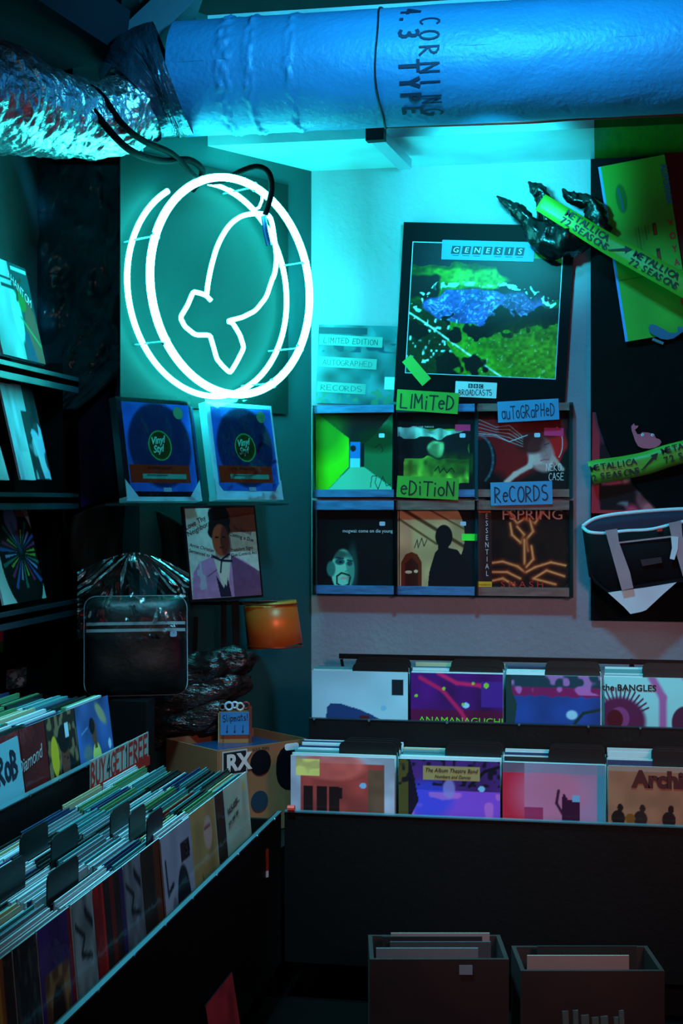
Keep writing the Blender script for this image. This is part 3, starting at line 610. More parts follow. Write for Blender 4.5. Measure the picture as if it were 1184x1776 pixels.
o = rec[0, 2]; handwrite(o, 'NEKO', .115, .080, .026, M_WINK, .0022, .002, 0, fit=.055); handwrite(o, 'CASE', .125, .045, .026, M_WINK, .0022, .002, 0, fit=.055); sticker(o, 'pink_sticker', .115, .225, .072, .030, M_PINKT, .003, -2, .001)
o = rec[1, 0]; text(o, 'mogwai: come on die young', -.05, .215, .018, M_WINK, 0, .002, .95)
o = rec[1, 1]; sticker(o, 'green_sticker', .125, .195, .058, .026, mat('green_sticker', (0.25, .95, .25), .5), .003, 0, .001)
o = rec[1, 2]; text(o, 'FSPRING', -.085, .258, .054, mat('cream_ink', (.85, .68, .62), .6), 0, .003, 1.12); text(o, 'S M A S H', -.09, .004, .032, M_REDINK, 0, .003, 1.2)
sticker(o, 'side_band', -.147, .155, .050, .300, M_EDGEK, .0025, 0, .001)
for j, ch in enumerate('ESSENTIAL'): text(o, ch, -.140, .262 - j * .027, .028, M_WINK, 0, .0032, .7, 'CENTER')
sticker(o, 'orange_tab', -.150, .297, .050, .024, mat('orange_tab', (.85, .35, .05), .5), .0032, 0, .001); text(o, 'RSD', -.170, .288, .022, M_REDINK, 0, .0038)
sticker(o, 'yellow_tab', -.150, .014, .055, .022, mat('yellow_tab', (.85, .72, .10), .5), .0032, 0, .001); text(o, 'THE ESSENTIAL', -.172, .010, .007, M_INK, 0, .0038)
# lettered cards on the rack
M_GCARD = mat('green_card', (0.26, 0.58, 0.14), 0.6, var=0.05); M_BCARD = mat('blue_card', (0.22, 0.52, 0.72), 0.6, var=0.05)
for nm, TL, TR, BL, m, tx, lab, hh in (
    ('word_card', (689, 675), (796, 682), (688, 711), M_GCARD, 'LIMiTeD', 'green card reading LIMITED, above the field cover', .052),
    ('word_card', (689, 825), (796, 830), (688, 862), M_GCARD, 'eDiTioN', 'green card reading EDITION, below the field cover', .052),
    ('word_card', (862, 697), (968, 691), (866, 733), M_BCARD, 'auToGRaPHeD', 'blue card reading AUTOGRAPHED, above the red hair cover', .046),
    ('word_card', (850, 837), (957, 834), (853, 877), M_BCARD, 'ReCORDS', 'blue card reading RECORDS, below the red hair cover', .056)):
    M, W, H = pxframe(TL, TR, BL, onY(5.318)); o = board(nm, M, W, H, 0.0015, m, lab, 'sign card', 'lettered cards on the wall rack')
    handwrite(o, tx, 0, (H - hh) * .45, hh, M_NAVYINK if 'blue' in lab else M_INK, .0058 if hh > .05 else .0048, .0010, 1.5 if 'AUTO' in lab else 0, fit=W * .86, seed=len(tx) * 7)

# ================================================================== RIGHT PANEL
xr0 = PY(1024, 500, 5.372).x
o = MB().box((xr0, 5.372, PY(1024, 1075, 5.372).z), (1.25, 5.396, 2.825)).build('display_board', mat('black_felt_board', (0.012, 0.018, 0.03), 0.85, var=.3, spec=.15)); tag(o, 'tall black display board covering the right end of the wall', 'display board')
# folded green travel-map sleeve
M, W, H = pxframe((1037, 290), (1152, 268), (1084, 593), onY(5.335)); kk = W / 117
M_LIME = mat('lime_paper', (0.24, 0.56, 0.12), 0.5, var=.10, vscale=3)
o = board('lime_poster', M, W, H, .012, mat('blue_fold_edge', (0.25, 0.55, 0.9), .5), 'long lime green poster with red letters hanging crooked on the black board', 'poster')
cv = Cv(70, 160, (0.24, 0.58, 0.16)); cv.noise(3, .08, 4); cv.rect(0, .345, 1, .35, (.14, .42, .05)); cv.rect(.74, 0, .75, 1, (.14, .42, .05)); cv.rect(0, 0, .03, 1, (.3, .6, .95))
cv.ell(.27, .80, .075, .075, (.10, .42, .15), 1, .2); cv.line([(.24, .85), (.26, .8), (.27, .74)], .018, (.10, .38, .5))
for j in range(5): cv.line([(.40 + .05 * j, .62), (.40 + .05 * j, .46 + .03 * j)], .008, (.07, .36, .05))
for j in range(5): cv.line([(.40 + .05 * j, .45), (.40 + .05 * j, .36 + .01 * j)], .008, (.07, .36, .05))
for yy in (.60, .45): cv.rect(.66, yy - .035, .72, yy + .035, (.08, .16, .05)); cv.rect(.67, yy - .03, .71, yy + .02, (.62, .25, .05))
printed('cover_print', cv, W, H, o, .0009)
text(o, 'ALIFORNIA', W * .42, H * .95, .030, M_BLUEINK, -90, .002, 1.0, bold=.0012); text(o, 'TOUR', W * .42, H * .665, .030, M_BLUEINK, -90, .002, 1.0, bold=.0012) if False else None
for j, ch in enumerate('VOYAGER'): text(o, ch, W * .43, H * (.60 - .075 * j), .034, M_REDINK, 0, .002, .8, 'CENTER', bold=.001)
# red poster with second green panel behind
M, W, H = pxframe((1152, 262), (1262, 243), (1204, 640), onY(5.352))
o = board('red_poster', M, W, H, .008, M_EDGEK, 'dark red poster edge behind the lime poster at the right', 'poster', None, Cv(8, 8, (.32, .02, .06)))
sticker(o, 'green_panel', .055, H * .52, .13, H * .84, M_LIME, .003, 0, .002); sticker(o, 'blue_panel', .02, H * .965, .05, .04, mat('blue_panel', (.05, .2, .6), .5), .003, 0, .002)
# pink glossy framed picture, mostly hidden
cv = Cv(90, 110, (0.10, 0.03, 0.08))
cv.blot(4, .5, (.80, .24, .36), 1, 31); cv.blot(6, .6, (.85, .45, .5), .9, 32); cv.blot(9, .66, (.55, .6, .62), .7, 33); cv.blot(5, .62, (.03, .02, .04), 1, 34)
for e in ((0, 0, .10, 1), (0, 0, 1, .035), (0, .97, 1, 1)): cv.rect(*e, (.70, .16, .22))
M, W, H = pxframe((1027, 715), (1165, 715), (1026, 890), onY(5.364))
o = board('pink_picture', M, W, H, .006, mat('red_edge', (.5, .1, .15), .4), 'pink swirling picture half covered by black cloth at the right', 'picture', None, cv, GLOSSY)
# black T-shirt like cloth
pl = [(1029, 598), (1030, 700), (1037, 735), (1047, 763), (1062, 792), (1086, 822), (1110, 850), (1130, 872), (1146, 892), (1260, 892), (1260, 575), (1120, 606), (1060, 598)]
P = [PY(x, y, 5.345) for x, y in pl]
mb = MB(); n = len(P); mb.add([(p.x, 5.339, p.z) for p in P] + [(p.x, 5.352, p.z) for p in P], [tuple(reversed(range(n))), tuple(range(n, 2 * n))] + [(i, (i + 1) % n, n + (i + 1) % n, n + i) for i in range(n)])
o = mb.build('black_cloth', mat('black_fabric', (0.012, 0.012, 0.02), .9, spec=.15, bump=.5, bscale=9, dist=.02)); tag(o, 'black cloth with curved left edge hanging over the pink picture', 'cloth')
# whale shaped stickers
def pxprism(name, pts, Y, t, m, lab=None, cat=None, group=None, parent=None):
    P = [PY(x, y, Y) for x, y in pts]; n = len(P); mb = MB()
    mb.add([(p.x, Y, p.z) for p in P] + [(p.x, Y + t, p.z) for p in P], [tuple(range(n)), tuple(reversed(range(n, 2 * n)))] + [(i, (i + 1) % n, n + (i + 1) % n, n + i) for i in range(n)])
    o = mb.build(name, m, parent)
    if lab: tag(o, lab, cat, group)
    return o
def crop(pts, ox, oy, s): return [(ox + x / s, oy + y / s) for x, y in pts]
wh = crop([(680, 795), (692, 818), (728, 818), (718, 840), (690, 860), (715, 905), (745, 905), (765, 885), (830, 890), (890, 905), (905, 945), (945, 958), (962, 985), (945, 1020), (900, 1045), (840, 1055), (770, 1050), (725, 1030), (695, 980), (675, 920), (658, 870), (652, 825)], 984, 600, 5.92)
o = pxprism('whale_sticker', wh, 5.330, .003, mat('pink_whale', (0.80, 0.33, 0.42), .6), 'pink whale shaped sticker on the black cloth above the green tape', 'sticker')
Ow = PY(1110, 760, 5.33)
for x in (1114, 1131):
    c = PY(x, 754.5, 5.3295); MB().tube([c, c - Vector((0, .003, 0))], .0055, 10).build('eye', mat('white_eye', (.85, .88, .92), .5), o); MB().tube([c - Vector((-.001, .003, 0)), c - Vector((-.001, .0045, 0))], .0022, 8).build('pupil', M_INK, o)
wb = crop([(740, 800), (760, 765), (800, 757), (850, 775), (930, 820), (1010, 865), (1090, 870), (1120, 850), (1112, 800), (1140, 785), (1184, 800), (1230, 790), (1184, 850), (1120, 900), (1060, 940), (980, 955), (900, 945), (820, 900), (760, 865)], 1024, 460, 7.4)
pxprism('whale_sticker', wb, 5.318, .003, mat('blue_whale', (0.10, 0.33, 0.48), .6), 'dull blue whale shaped sticker at bottom of the lime poster', 'sticker')
o = MB().tube([PY(1131, 588, 5.322), PY(1150, 596, 5.322)], .006, 8).build('white_clip', mat('clip_plastic', (.35, .45, .5), .4)); tag(o, 'small pale clip below the blue whale sticker', 'clip')

# printed green tape
def tapeband(name, cps, hpx, Y, lab, texts):
    P = smoothpath([PY(x, y, Y) for x, y in cps], 10); hw = [PY(1100, 400, Y).z - PY(1100, 400 + h / 2, Y).z for h in hpx]
    mb = MB(); K = len(P); pts = []
    for i, p in enumerate(P):
        d = (P[min(i + 1, K - 1)] - P[max(i - 1, 0)]); d.y = 0; d.normalize(); n_ = Vector((-d.z, 0, d.x)); f = i / (K - 1); h = hw[0] + (hw[-1] - hw[0]) * f
        yy = -0.006 * math.sin(f * 9); pts.append((p + Vector((0, yy, 0)), d, n_, h))
        for s_ in (-1, -.33, .33, 1): mb.v.append(tuple(p + n_ * h * s_ + Vector((0, yy + .003 * s_ * s_, 0))))
    for i in range(K - 1):
        for j in range(3): a = i * 4 + j; mb.f.append((a, a + 4, a + 5, a + 1))
    o = mb.build(name, mat('printed_green_tape', (0.32, 0.58, 0.14), .45, var=.06), None, None, True)
    so = o.modifiers.new('t', 'SOLIDIFY'); so.thickness = .0012; tag(o, lab, 'tape', 'printed green tape')
    L = [0]
    for a, b in zip(P, P[1:]): L.append(L[-1] + (b - a).length)
    def at(s_):
        s_ = max(0, min(s_, L[-1])); i = max(j for j in range(K) if L[j] <= s_ + 1e-9); i = min(i, K - 2); return pts[i][0].lerp(pts[i + 1][0], (s_ - L[i]) / (L[i + 1] - L[i])), pts[i][1], pts[i][2]
    for s0, line, off, size in texts:
        s_ = s0
        for ch in line:
            p, d, n_ = at(s_)
            if ch == '>':
                mbx = MB(); c = p + Vector((0, -.005, 0)); u = (d * .8 + n_ * .5).normalized(); v = Vector((-u.z, 0, u.x))
                mbx.add([c - u * .04 - v * .002, c + u * .02 - v * .005, c + u * .02 - v * .014, c + u * .045, c + u * .02 + v * .014, c + u * .02 + v * .005, c - u * .04 + v * .002], [(0, 1, 2, 3, 4, 5, 6)]); mbx.build('arrow_mark', M_INK, o)
            elif ch != ' ':
                t = text(o, ch, 0, 0, size, M_INK, bold=.0006); t.matrix_local = axes(d, n_, p + n_ * off + Vector((0, -.0055, 0)))
            s_ += size * (.62 if ch not in 'I ' else .34)
    return o
tapeband('printed_tape', [(936, 350), (990, 383), (1053, 421), (1120, 459), (1200, 503)], (32, 40), 5.185, 'green printed tape slanting down from black bundle across the lime poster',
    [(.10, 'METALLICA', .004, .034), (.10, '72 SEASONS', -.026, .034), (.335, '>', 0, .03), (.385, 'METALLICA', .004, .034), (.385, '72 SEASONS', -.028, .034)])
tapeband('printed_tape', [(1024, 821), (1040, 817), (1075, 812), (1120, 803), (1160, 790), (1215, 776)], (42, 38), 5.300, 'green printed tape stretched below the pink whale sticker',
    [(.0, 'METALLICA', .004, .032), (.0, '2 SEASONS', -.032, .034), (.215, '>', 0, .03), (.265, 'METALLICA', .010, .032), (.265, '72 SEASONS', -.024, .034)])
# black twisted bundle with pointed ends
M_GBLK = mat('glossy_black_plastic', (0.02, 0.022, 0.022), 0.32, bump=.7, bscale=25, dist=.01, var=.3)
sc_ = 5.3 / FPX
mb = MB()
def rp(l): return [r * sc_ for r in l]
def tw(pts, rads, seed, Y=5.265):
    P = smoothpath([PY(x, y, Y) + Vector((0, dy, 0)) for x, y, dy in pts], 6); R = [v.x for v in smoothpath([Vector((r * sc_, 0, 0)) for r in rads], 6)]
    mb.tube(P, R, 18, lump=.55, seed=seed, flat=.8)
tw([(861, 340, 0), (875, 350, 0), (893, 362, 0), (912, 380, 0), (935, 405, 0), (965, 420, 0), (1000, 415, 0), (1035, 410, .02)], [1.5, 7, 12, 15, 26, 32, 28, 12], 1)
tw([(916, 316, -.01), (926, 326, -.01), (938, 338, -.01), (946, 356, 0), (950, 385, .01), (958, 410, .01)], [1.5, 10, 16, 17, 19, 20], 4)
tw([(975, 326, .01), (985, 339, .01), (1003, 346, .01), (1022, 352, .01), (1033, 375, .01), (1040, 402, .01), (1045, 430, .02)], [2, 10, 12, 16, 20, 20, 6], 8)
o = mb.build('black_bundle', M_GBLK, None, None, True); tag(o, 'crumpled black plastic bundle with three pointed ends above the poster corner', 'plastic bundle')

# ---- tote bag
tb = empty('tote_bag', Matrix.Translation(PY(1110, 1064, 5.30)), 'black tote bag with white rim and pale straps hanging at the right', 'bag')
O = tb.matrix_world.translation
M_TB = mat('black_canvas', (0.015, 0.02, 0.05), .8, spec=.2, bump=.3); M_TW = mat('white_trim', (0.78, 0.86, 0.90), .6); M_TS = mat('pale_strap', (0.62, 0.55, 0.58), .7, var=.2)
front = [(1010, 915), (1022, 923), (1050, 925), (1085, 921), (1130, 918), (1184, 905), (1250, 893)]
back = [(1010, 913), (1030, 900), (1060, 893), (1095, 889), (1130, 886), (1184, 883), (1250, 884)]
bot = [(1022, 1000), (1028, 1004), (1060, 1030), (1092, 1020), (1130, 1014), (1176, 1010), (1250, 1005)]
F3 = smoothpath([PY(x, y, 5.24) + Vector((0, .07 if i == 0 else 0, 0)) for i, (x, y) in enumerate(front)], 5)
B3 = smoothpath([PY(x, y, 5.33) for x, y in back], 5); D3 = smoothpath([PY(x, y, 5.25) for x, y in bot], 5)
def lerpgrid(name, A, Bn, m, belly=0):
    k = len(A) - 1
    def fn(u, v):
        i = round(u * k); p = A[i].lerp(Bn[i], v); return p + Vector((0, -belly * math.sin(v * PI) * math.sin(u * PI), 0)) - O
    return grid(name, k, 8, fn, m, tb, thick=.003)
lerpgrid('front_panel', F3, D3, M_TB, .03)
D3b = [p + Vector((0, .07, 0)) for p in D3]
lerpgrid('back_panel', B3, D3b, mat('navy_lining', (0.03, 0.06, 0.20), .7))
MB().tube([p - O for p in F3], .0065, 8).build('rim_piping', M_TW, tb, None, True)
MB().tube([p - O for p in B3], .0075, 8).build('rim_piping', M_TW, tb, None, True)
def tpoly(name, pts, Y, t, m):
    o = pxprism(name, pts, Y, t, m, None, None, None, tb); o.matrix_local = Matrix.Translation(-O); return o
tpoly('strap', [(1049, 920), (1070, 917), (1073, 940), (1092, 992), (1098, 1020), (1078, 1024), (1070, 995), (1056, 945)], 5.208, .004, M_TS)
tpoly('strap', [(1159, 907), (1181, 903), (1183, 930), (1200, 995), (1184, 1000), (1165, 935)], 5.208, .004, M_TS)
tpoly('ribbon_loop', [(1163, 930), (1176, 931), (1175, 952), (1169, 971), (1161, 969), (1165, 950)], 5.203, .003, M_TW)
tpoly('seam_piping', [(1062, 941), (1165, 929), (1165, 932), (1062, 944)], 5.212, .004, M_TS)
tpoly('woven_label', [(1110, 971), (1146, 966), (1148, 976), (1114, 982)], 5.210, .003, mat('dark_label', (.12, .10, .14), .7))
tpoly('red_tab', [(1139, 917), (1148, 916), (1148, 921), (1139, 922)], 5.215, .003, M_REDINK)
tpoly('white_base', [(1054, 1028), (1080, 1024), (1120, 1019), (1173, 1010), (1150, 1030), (1120, 1058), (1112, 1061), (1093, 1065), (1082, 1053)], 5.235, .06, M_TW)
tpoly('lower_body', [(1020, 990), (1250, 990), (1250, 1010), (1173, 1010), (1054, 1029), (1030, 1010)], 5.243, .06, M_TB)

# ================================================================== BINS
M_BIN = M_BLACK
def bbox(name, a, b, parent, m, O): return MB().box(a, b).build(name, m, parent, Matrix.Translation(-O))
ZL, ZU = 0.585, 0.8325
# lower back bin
O = Vector((-0.2, 4.32, 0)); lb = empty('record_bin', Matrix.Translation(O), 'long black lower record bin along the back wall', 'record bin', None)
XE = 0.80
bbox('front_panel', (-0.965, 4.32, 0.12), (XE, 4.338, ZL), lb, M_BIN, O)
bbox('metal_lip', (-0.965, 4.316, ZL), (XE, 4.340, ZL + .004), lb, M_STRIP, O)
bbox('bin_floor', (-0.945, 4.338, 0.41), (XE, 4.60, 0.43), lb, M_BIN, O)
bbox('end_panel', (-0.965, 4.338, 0.12), (-0.947, 4.60, ZL - .03), lb, M_BIN, O)
bbox('plinth', (-0.93, 4.40, 0.0), (XE, 5.38, 0.12), lb, M_BIN, O)
# upper back bin
O = Vector((-0.1, 4.60, .62)); ub = empty('record_bin', Matrix.Translation(O), 'black upper record bin behind the lower one at the back wall', 'record bin', None)
bbox('front_panel', (-0.946, 4.602, 0.60), (XE, 4.620, ZU), ub, M_BIN, O)
bbox('metal_lip', (-0.946, 4.600, ZU), (XE, 4.622, ZU + .003), ub, mat('dark_lip', (0.10, 0.16, 0.2), .4, metal=.4), O)
bbox('bin_floor', (-0.946, 4.620, 0.62), (XE, 4.98, 0.655), ub, M_BIN, O)
bbox('carcass', (-0.945, 4.622, 0.12), (XE, 4.98, 0.60), ub, M_BIN, O)
zr = PY(700, 1140, 5.2).z
xa = PY(588, 1138, 5.2).x
MB().beam(Vector((xa, 5.2, zr)) - O, Vector((XE, 5.2, zr)) - O, .012, .018).build('back_rail', M_BIN, ub)
for x0 in (592, 790, 1000, 1095):
    for dx in ((22,) if x0 == 592 else (-22, 22)):
        a = PY(x0, 1143, 5.2); c = PY(x0 + dx, 1178, 5.2); MB().beam(Vector((a.x, 5.2, a.z)) - O, Vector((c.x, 5.2, c.z - .2)) - O, .010, .010).build('strut', M_BIN, ub)
for x0 in (545, 640, 775, 900, 1020, 1110):
    c = PY(x0, 1249, 4.6); MB().tube([Vector((c.x, 4.598, ZU + .001)) - O, Vector((c.x, 4.594, ZU + .001)) - O], .004, 8).build('rivet', M_STRIP, ub)
# left lower bin
XLIP = -0.975
O = Vector((-1.2, 3.3, 0)); ll = empty('record_bin', Matrix.Translation(O), 'black lower record bin along the left wall, metal edged', 'record bin', None)
bbox('front_panel', (XLIP - .018, 1.8, 0.12), (XLIP, 4.315, ZL), ll, M_BIN, O)
bbox('metal_lip', (XLIP - .010, 1.8, ZL), (XLIP + .003, 4.315, ZL + .004), ll, M_STRIP, O)
bbox('bin_floor', (-1.42, 1.8, 0.41), (XLIP - .018, 4.315, 0.43), ll, M_BIN, O)
bbox('end_panel', (-1.42, 4.297, 0.12), (XLIP - .018, 4.315, ZL - .02), ll, M_BIN, O)
bbox('plinth', (-1.38, 1.9, 0.0), (-1.06, 4.28, 0.12), ll, M_BIN, O)
for i in range(9):
    y = 2.45 + i * .22; MB().tube([Vector((XLIP + .003, y, ZL + .001)) - O, Vector((XLIP + .006, y, ZL + .001)) - O], .0045, 8).build('rivet', M_STRIP, ll)
# left upper bin
O = Vector((-1.65, 3.3, .6)); lu = empty('record_bin', Matrix.Translation(O), 'black upper record bin against the left wall', 'record bin', None)
bbox('front_panel', (-1.438, 1.8, 0.45), (-1.422, 4.22, .805), lu, M_BIN, O)
bbox('metal_lip', (-1.440, 1.8, .805), (-1.420, 4.22, .808), lu, M_STRIP, O)
bbox('bin_floor', (-1.85, 1.8, 0.62), (-1.438, 4.22, .64), lu, M_BIN, O)
bbox('end_panel', (-1.85, 4.20, 0.45), (-1.438, 4.22, .78), lu, M_BIN, O)
bbox('carcass', (-1.85, 1.8, 0.0), (-1.445, 4.20, .45), lu, M_BIN, O)
for i in range(7):
    y = 3.0 + i * .2; MB().tube([Vector((-1.420, y, .807)) - O, Vector((-1.417, y, .807)) - O], .0045, 8).build('rivet', M_STRIP, lu)

# ---- sleeves filed in the bins: one mesh per tint, every sleeve its own object
TINT = {}
def tintmesh(key, c, T, rough=.5):
    me = bpy.data.meshes.new('record_sleeve'); P_ = [(-.5, 0), (.5, 0), (.5, .985), (.34, .985), (.34, .90), (.18, .90), (.18, .972), (.02, .972), (.02, .90), (-.12, .90), (-.12, 1), (-.5, 1)]
    n = len(P_); vs = [(x, y, z) for y in (-.5, .5) for x, z in P_]
    fs = [tuple(range(n)), tuple(reversed(range(n, 2 * n)))] + [((i + 1) % n, i, n + i, n + (i + 1) % n) for i in range(n)]; me.from_pydata(vs, [], fs); me.update()
    me.materials.append(mat('sleeve_' + key, c, rough, coat=.3)); TINT[key] = me
for key, c in (('white', (.70, .76, .78)), ('cream', (.68, .66, .52)), ('grey', (.42, .50, .54)), ('navy', (.10, .18, .34)), ('black', (.05, .06, .07)), ('green', (.28, .50, .32)), ('teal', (.25, .50, .52)), ('red', (.50, .12, .10))): tintmesh(key, c, 1)
def sleeve(key, loc, sx, sy, sz, lab, grp, rz=0, tilt=0, ty=0):
    o = bpy.data.objects.new('record_sleeve', TINT[key]); C.objects.link(o); o.location = loc; o.scale = (sx, sy, sz); o.rotation_euler = (ty, tilt, rz)
    tag(o, lab, 'record', grp); return o
def filed(name, items, lab):
    """many thin sleeves nobody could count, joined into one object of kind stuff"""
    mb = MB(); mi = []; keys = sorted(TINT)
    for key, loc, sx, sy, sz in items:
        mb.box((loc[0] - sx / 2, loc[1] - sy / 2, loc[2]), (loc[0] + sx / 2, loc[1] + sy / 2, loc[2] + sz)); mi += [keys.index(key)] * 6
    o = mb.build(name, None)
    for k in keys: o.data.materials.append(TINT[k].materials[0])
    o.data.polygons.foreach_set('material_index', mi); return tag(o, lab, 'records', None, 'stuff')
def pick(wts): 
    ks = list(wts); return random.choices(ks, [wts[k] for k in ks])[0]
W1 = {'white': 5, 'grey': 3, 'teal': 2, 'navy': 2, 'black': 2.5, 'cream': .3}
W2 = {'white': 2, 'green': 4, 'teal': 2, 'navy': 2.5, 'black': 3, 'cream': .7, 'red': .3}
# left lower bin columns (Y centre, pitch), from the far end towards the camera
colsL = [(3.945, .295, 'far'), (3.645, .295, ''), (3.36, .27, ''), (3.10, .27, ''), (2.81, .30, ''), (2.50, .30, '')]
ordn = ['farthest', 'second farthest', 'third farthest', 'fourth farthest', 'fifth farthest', 'sixth farthest', 'nearest']
XF = -1.030
for ci, (yc, wd, _) in enumerate(colsL):
    n_ = 31
    pitch = .345 / n_; x = XF - .006
    for k in range(n_):
        dz = random.uniform(-.010, .012); th = pitch * random.uniform(.6, .95); key = pick(W2 if ci < 2 else W1)
        sleeve(key, (x - pitch * k, yc + random.uniform(-.008, .008), .435), th, wd * random.uniform(.93, .985), .315 + dz,
               key + ' record sleeve filed edge up, %s column of the left lower bin' % ordn[ci], 'records filed in %s column of left lower bin' % ordn[ci], 0, 0)
# black divider cards
div = None
def divider(M, wd, h, lab, grp):
    r = .02; pts = [(-wd / 2, 0), (wd / 2, 0)] + arc(wd / 2 - r, h - r, r, r, 0, 90, 4) + arc(-wd / 2 + r, h - r, r, r, 90, 180, 4)
    o = MB().prism(pts, -.0015, .0015).build('divider_card', M_BLACKM); o.matrix_world = M; tag(o, lab, 'divider card', grp); return o
for (px, py, wpx, lab) in ((208, 1418, .14, 'first from the far end'), (238, 1422, .12, 'second from the far end'), (268, 1428, .12, 'nearest the lilac cover'), (59, 1458, .16, 'beside the rear edge, left'), (112, 1462, .16, 'beside the rear edge, right'), (14, 1523, .17, 'at the left frame edge'), (109, 1523, .17, 'above the red cover')):
    p = PZ(px, py, .785); M = axes(Vector((0, 1, 0)), UP, Vector((p.x, p.y, .50))); divider(M, wpx, .315, 'black tab card standing among left bin records, ' + lab, 'black tab cards in the left bin')

# front covers of left lower bin (facing the aisle)
def leftcover(y0, y1, cvs, lab, x=XF + .001, ztop=.752, edge=M_EDGEW, lean=5, hgt=.315, grp='front covers of the left lower bin', cm=None):
    l = math.radians(lean); ydir = Vector((-math.sin(l), 0, math.cos(l))); h = hgt
    base = Vector((x + math.sin(l) * h, (y0 + y1) / 2, ztop - h * math.cos(l)))
    M = axes(Vector((0, 1, 0)), ydir, base)
    return board('record_sleeve', M, abs(y1 - y0), h, .003, edge, lab, 'record', grp, cvs, cm or GLOSSY)
def YatX(px, X, z=.75):
    r = ray(px, 900); return r.y * (X / r.x)
def flat(c, nx=40, ny=40, nz=.15, seed=1): v = Cv(nx, ny, c); v.noise(5, nz, seed); return v
def yy(a, b, X=XF): return sorted((YatX(a, X), YatX(b, X)))
c = flat((.66, .72, .64), 60, 60, .08); c.line([(.15, .76), (.6, .80)], .012, (.1, .15, .12)); c.poly([(0, .0), (1, 0), (1, .42), (0, .30)], (.55, .62, .52)); c.ell(.82, .9, .05, .05, (.75, .7, .2))
y0, y1 = yy(386, 426); o = leftcover(y0, y1, c, 'white record cover with small print, farthest front cover of left bin')
text(o, 'feel it under', -.11, .24, .024, M_INK, 8, .002); text(o, 'you and me', -.11, .205, .024, M_INK, 8, .002)
c = flat((.20, .10, .05), 10, 30); y0, y1 = yy(370, 385); leftcover(y0, y1, c, 'narrow brown record edge beside the white front cover')
c = flat((.66, .50, .30), 60, 60, .12, 3); c.ell(.72, .75, .12, .12, (.80, .62, .6), .9, .3); c.line([(.62, .8), (.8, .8)], .02, (.55, .25, .25)); c.line([(.45, .45), (.52, .35), (.46, .3)], .015, (.2, .12, .08))
y0, y1 = yy(316, 369); o = leftcover(y0, y1, c, 'tan record cover with pink badge in left lower bin')
c = flat((.62, .58, .66), 60, 60, .1, 4); c.ell(.62, .35, .22, .32, (.08, .08, .12), 1, .1); c.ell(.3, .42, .08, .08, (.45, .42, .5)); c.rect(.6, .70, .9, .86, (.16, .05, .12)); c.line([(.1, .8), (.12, .55), (.3, .6)], .03, (.1, .08, .12))
y0, y1 = yy(277, 328, XF + .006); o = leftcover(y0, y1, c, 'lilac grey record cover with dark figure in left lower bin', XF + .006)
text(o, '31', .06, .23, .05, M_INK, 8, .002)
for px0, px1, colr, lab, sd in ((241, 276, (.16, .09, .05), 'dark brown record cover right of the small grey one', 5), (211, 240, (.40, .38, .42), 'grey record cover with sketch lines in left lower bin', 6), (176, 210, (.14, .07, .06), 'brown and dark striped record cover beside bright red cover', 7), (158, 176, (.55, .05, .05), 'bright red record cover with shiny spine in left bin', 8), (122, 157, (.46, .46, .47), 'pale grey record cover with scribble above red panel', 9), (62, 119, (.24, .12, .40), 'purple record cover with brown portrait in left lower bin', 10), (20, 60, (.10, .12, .12), 'near black record cover left of the purple one', 11), (-40, 18, (.50, .30, .08), 'orange brown record cover at left frame edge', 12)):
    c = flat(colr, 44, 44, .25, sd)
    if sd == 5: c.rect(.6, 0, 1, 1, (.35, .14, .04))
    if sd in (6, 9): c.line([(.1, .85), (.5, .75), (.3, .65), (.8, .6)], .03, (.08, .08, .1)); c.line([(.6, .9), (.9, .8)], .05, (.08, .08, .1)); c.rect(0, 0, 1, .38, (.20, .10, .28) if sd == 6 else (.42, .04, .04))
    if sd == 7: c.rect(.3, 0, .5, 1, (.4, .06, .05)); c.rect(.8, 0, 1, 1, (.2, .08, .3))
    if sd == 10: c.rect(.1, .1, .85, .70, (.36, .20, .12)); c.blot(7, .55, (.60, .45, .25), .8, 3, (c.X > .1) & (c.X < .85) & (c.Y < .7)); c.ell(.45, .4, .2, .22, (.15, .05, .04)); c.rect(.9, 0, 1, 1, (.5, .05, .05))
    if sd == 8: c.rect(.8, 0, .95, 1, (.75, .1, .1))
    if sd == 11: c.blot(9, .5, (.24, .28, .28), .7, 3)
    if sd == 12: c.rect(.5, 0, .6, 1, (.75, .6, .2)); c.rect(.7, 0, 1, 1, (.15, .1, .1))
    y0, y1 = yy(px0, px1); leftcover(y0, y1, c, lab)
# sale strip behind the green row
p0, p1 = PX(157, 1360, -1.385), PX(257, 1332, -1.385)
M = axes((p1 - p0).normalized(), UP, (p0 + p1) / 2 + Vector((.003, 0, -.005))); W = (p1 - p0).length
M = axes(Vector((0, 1, 0)), UP, Vector((-1.385, (p0.y + p1.y) / 2, .755)))
o = board('sale_sign', M, W, .078, .002, mat('white_sign', (.62, .64, .62), .6), 'narrow sign reading BUY 4 GET 1 FREE behind left bin records', 'sign')
for s_, cx, f, m in (('BUY', -.36, .22, M_REDINK), ('4', -.205, .05, M_INK), ('GET', -.06, .21, M_REDINK), ('1', .085, .03, M_INK), ('FREE', .29, .34, M_REDINK)):
    handwrite(o, s_, cx * W / .95, .008, .062, m, .009 if m is M_REDINK else .008, .001, 0, fit=f * W, jit=.02)
bx_ = sticker(o, 'red_base', 0, -.012, W * 1.05, .03, M_REDINK, .0008, 0, .001)
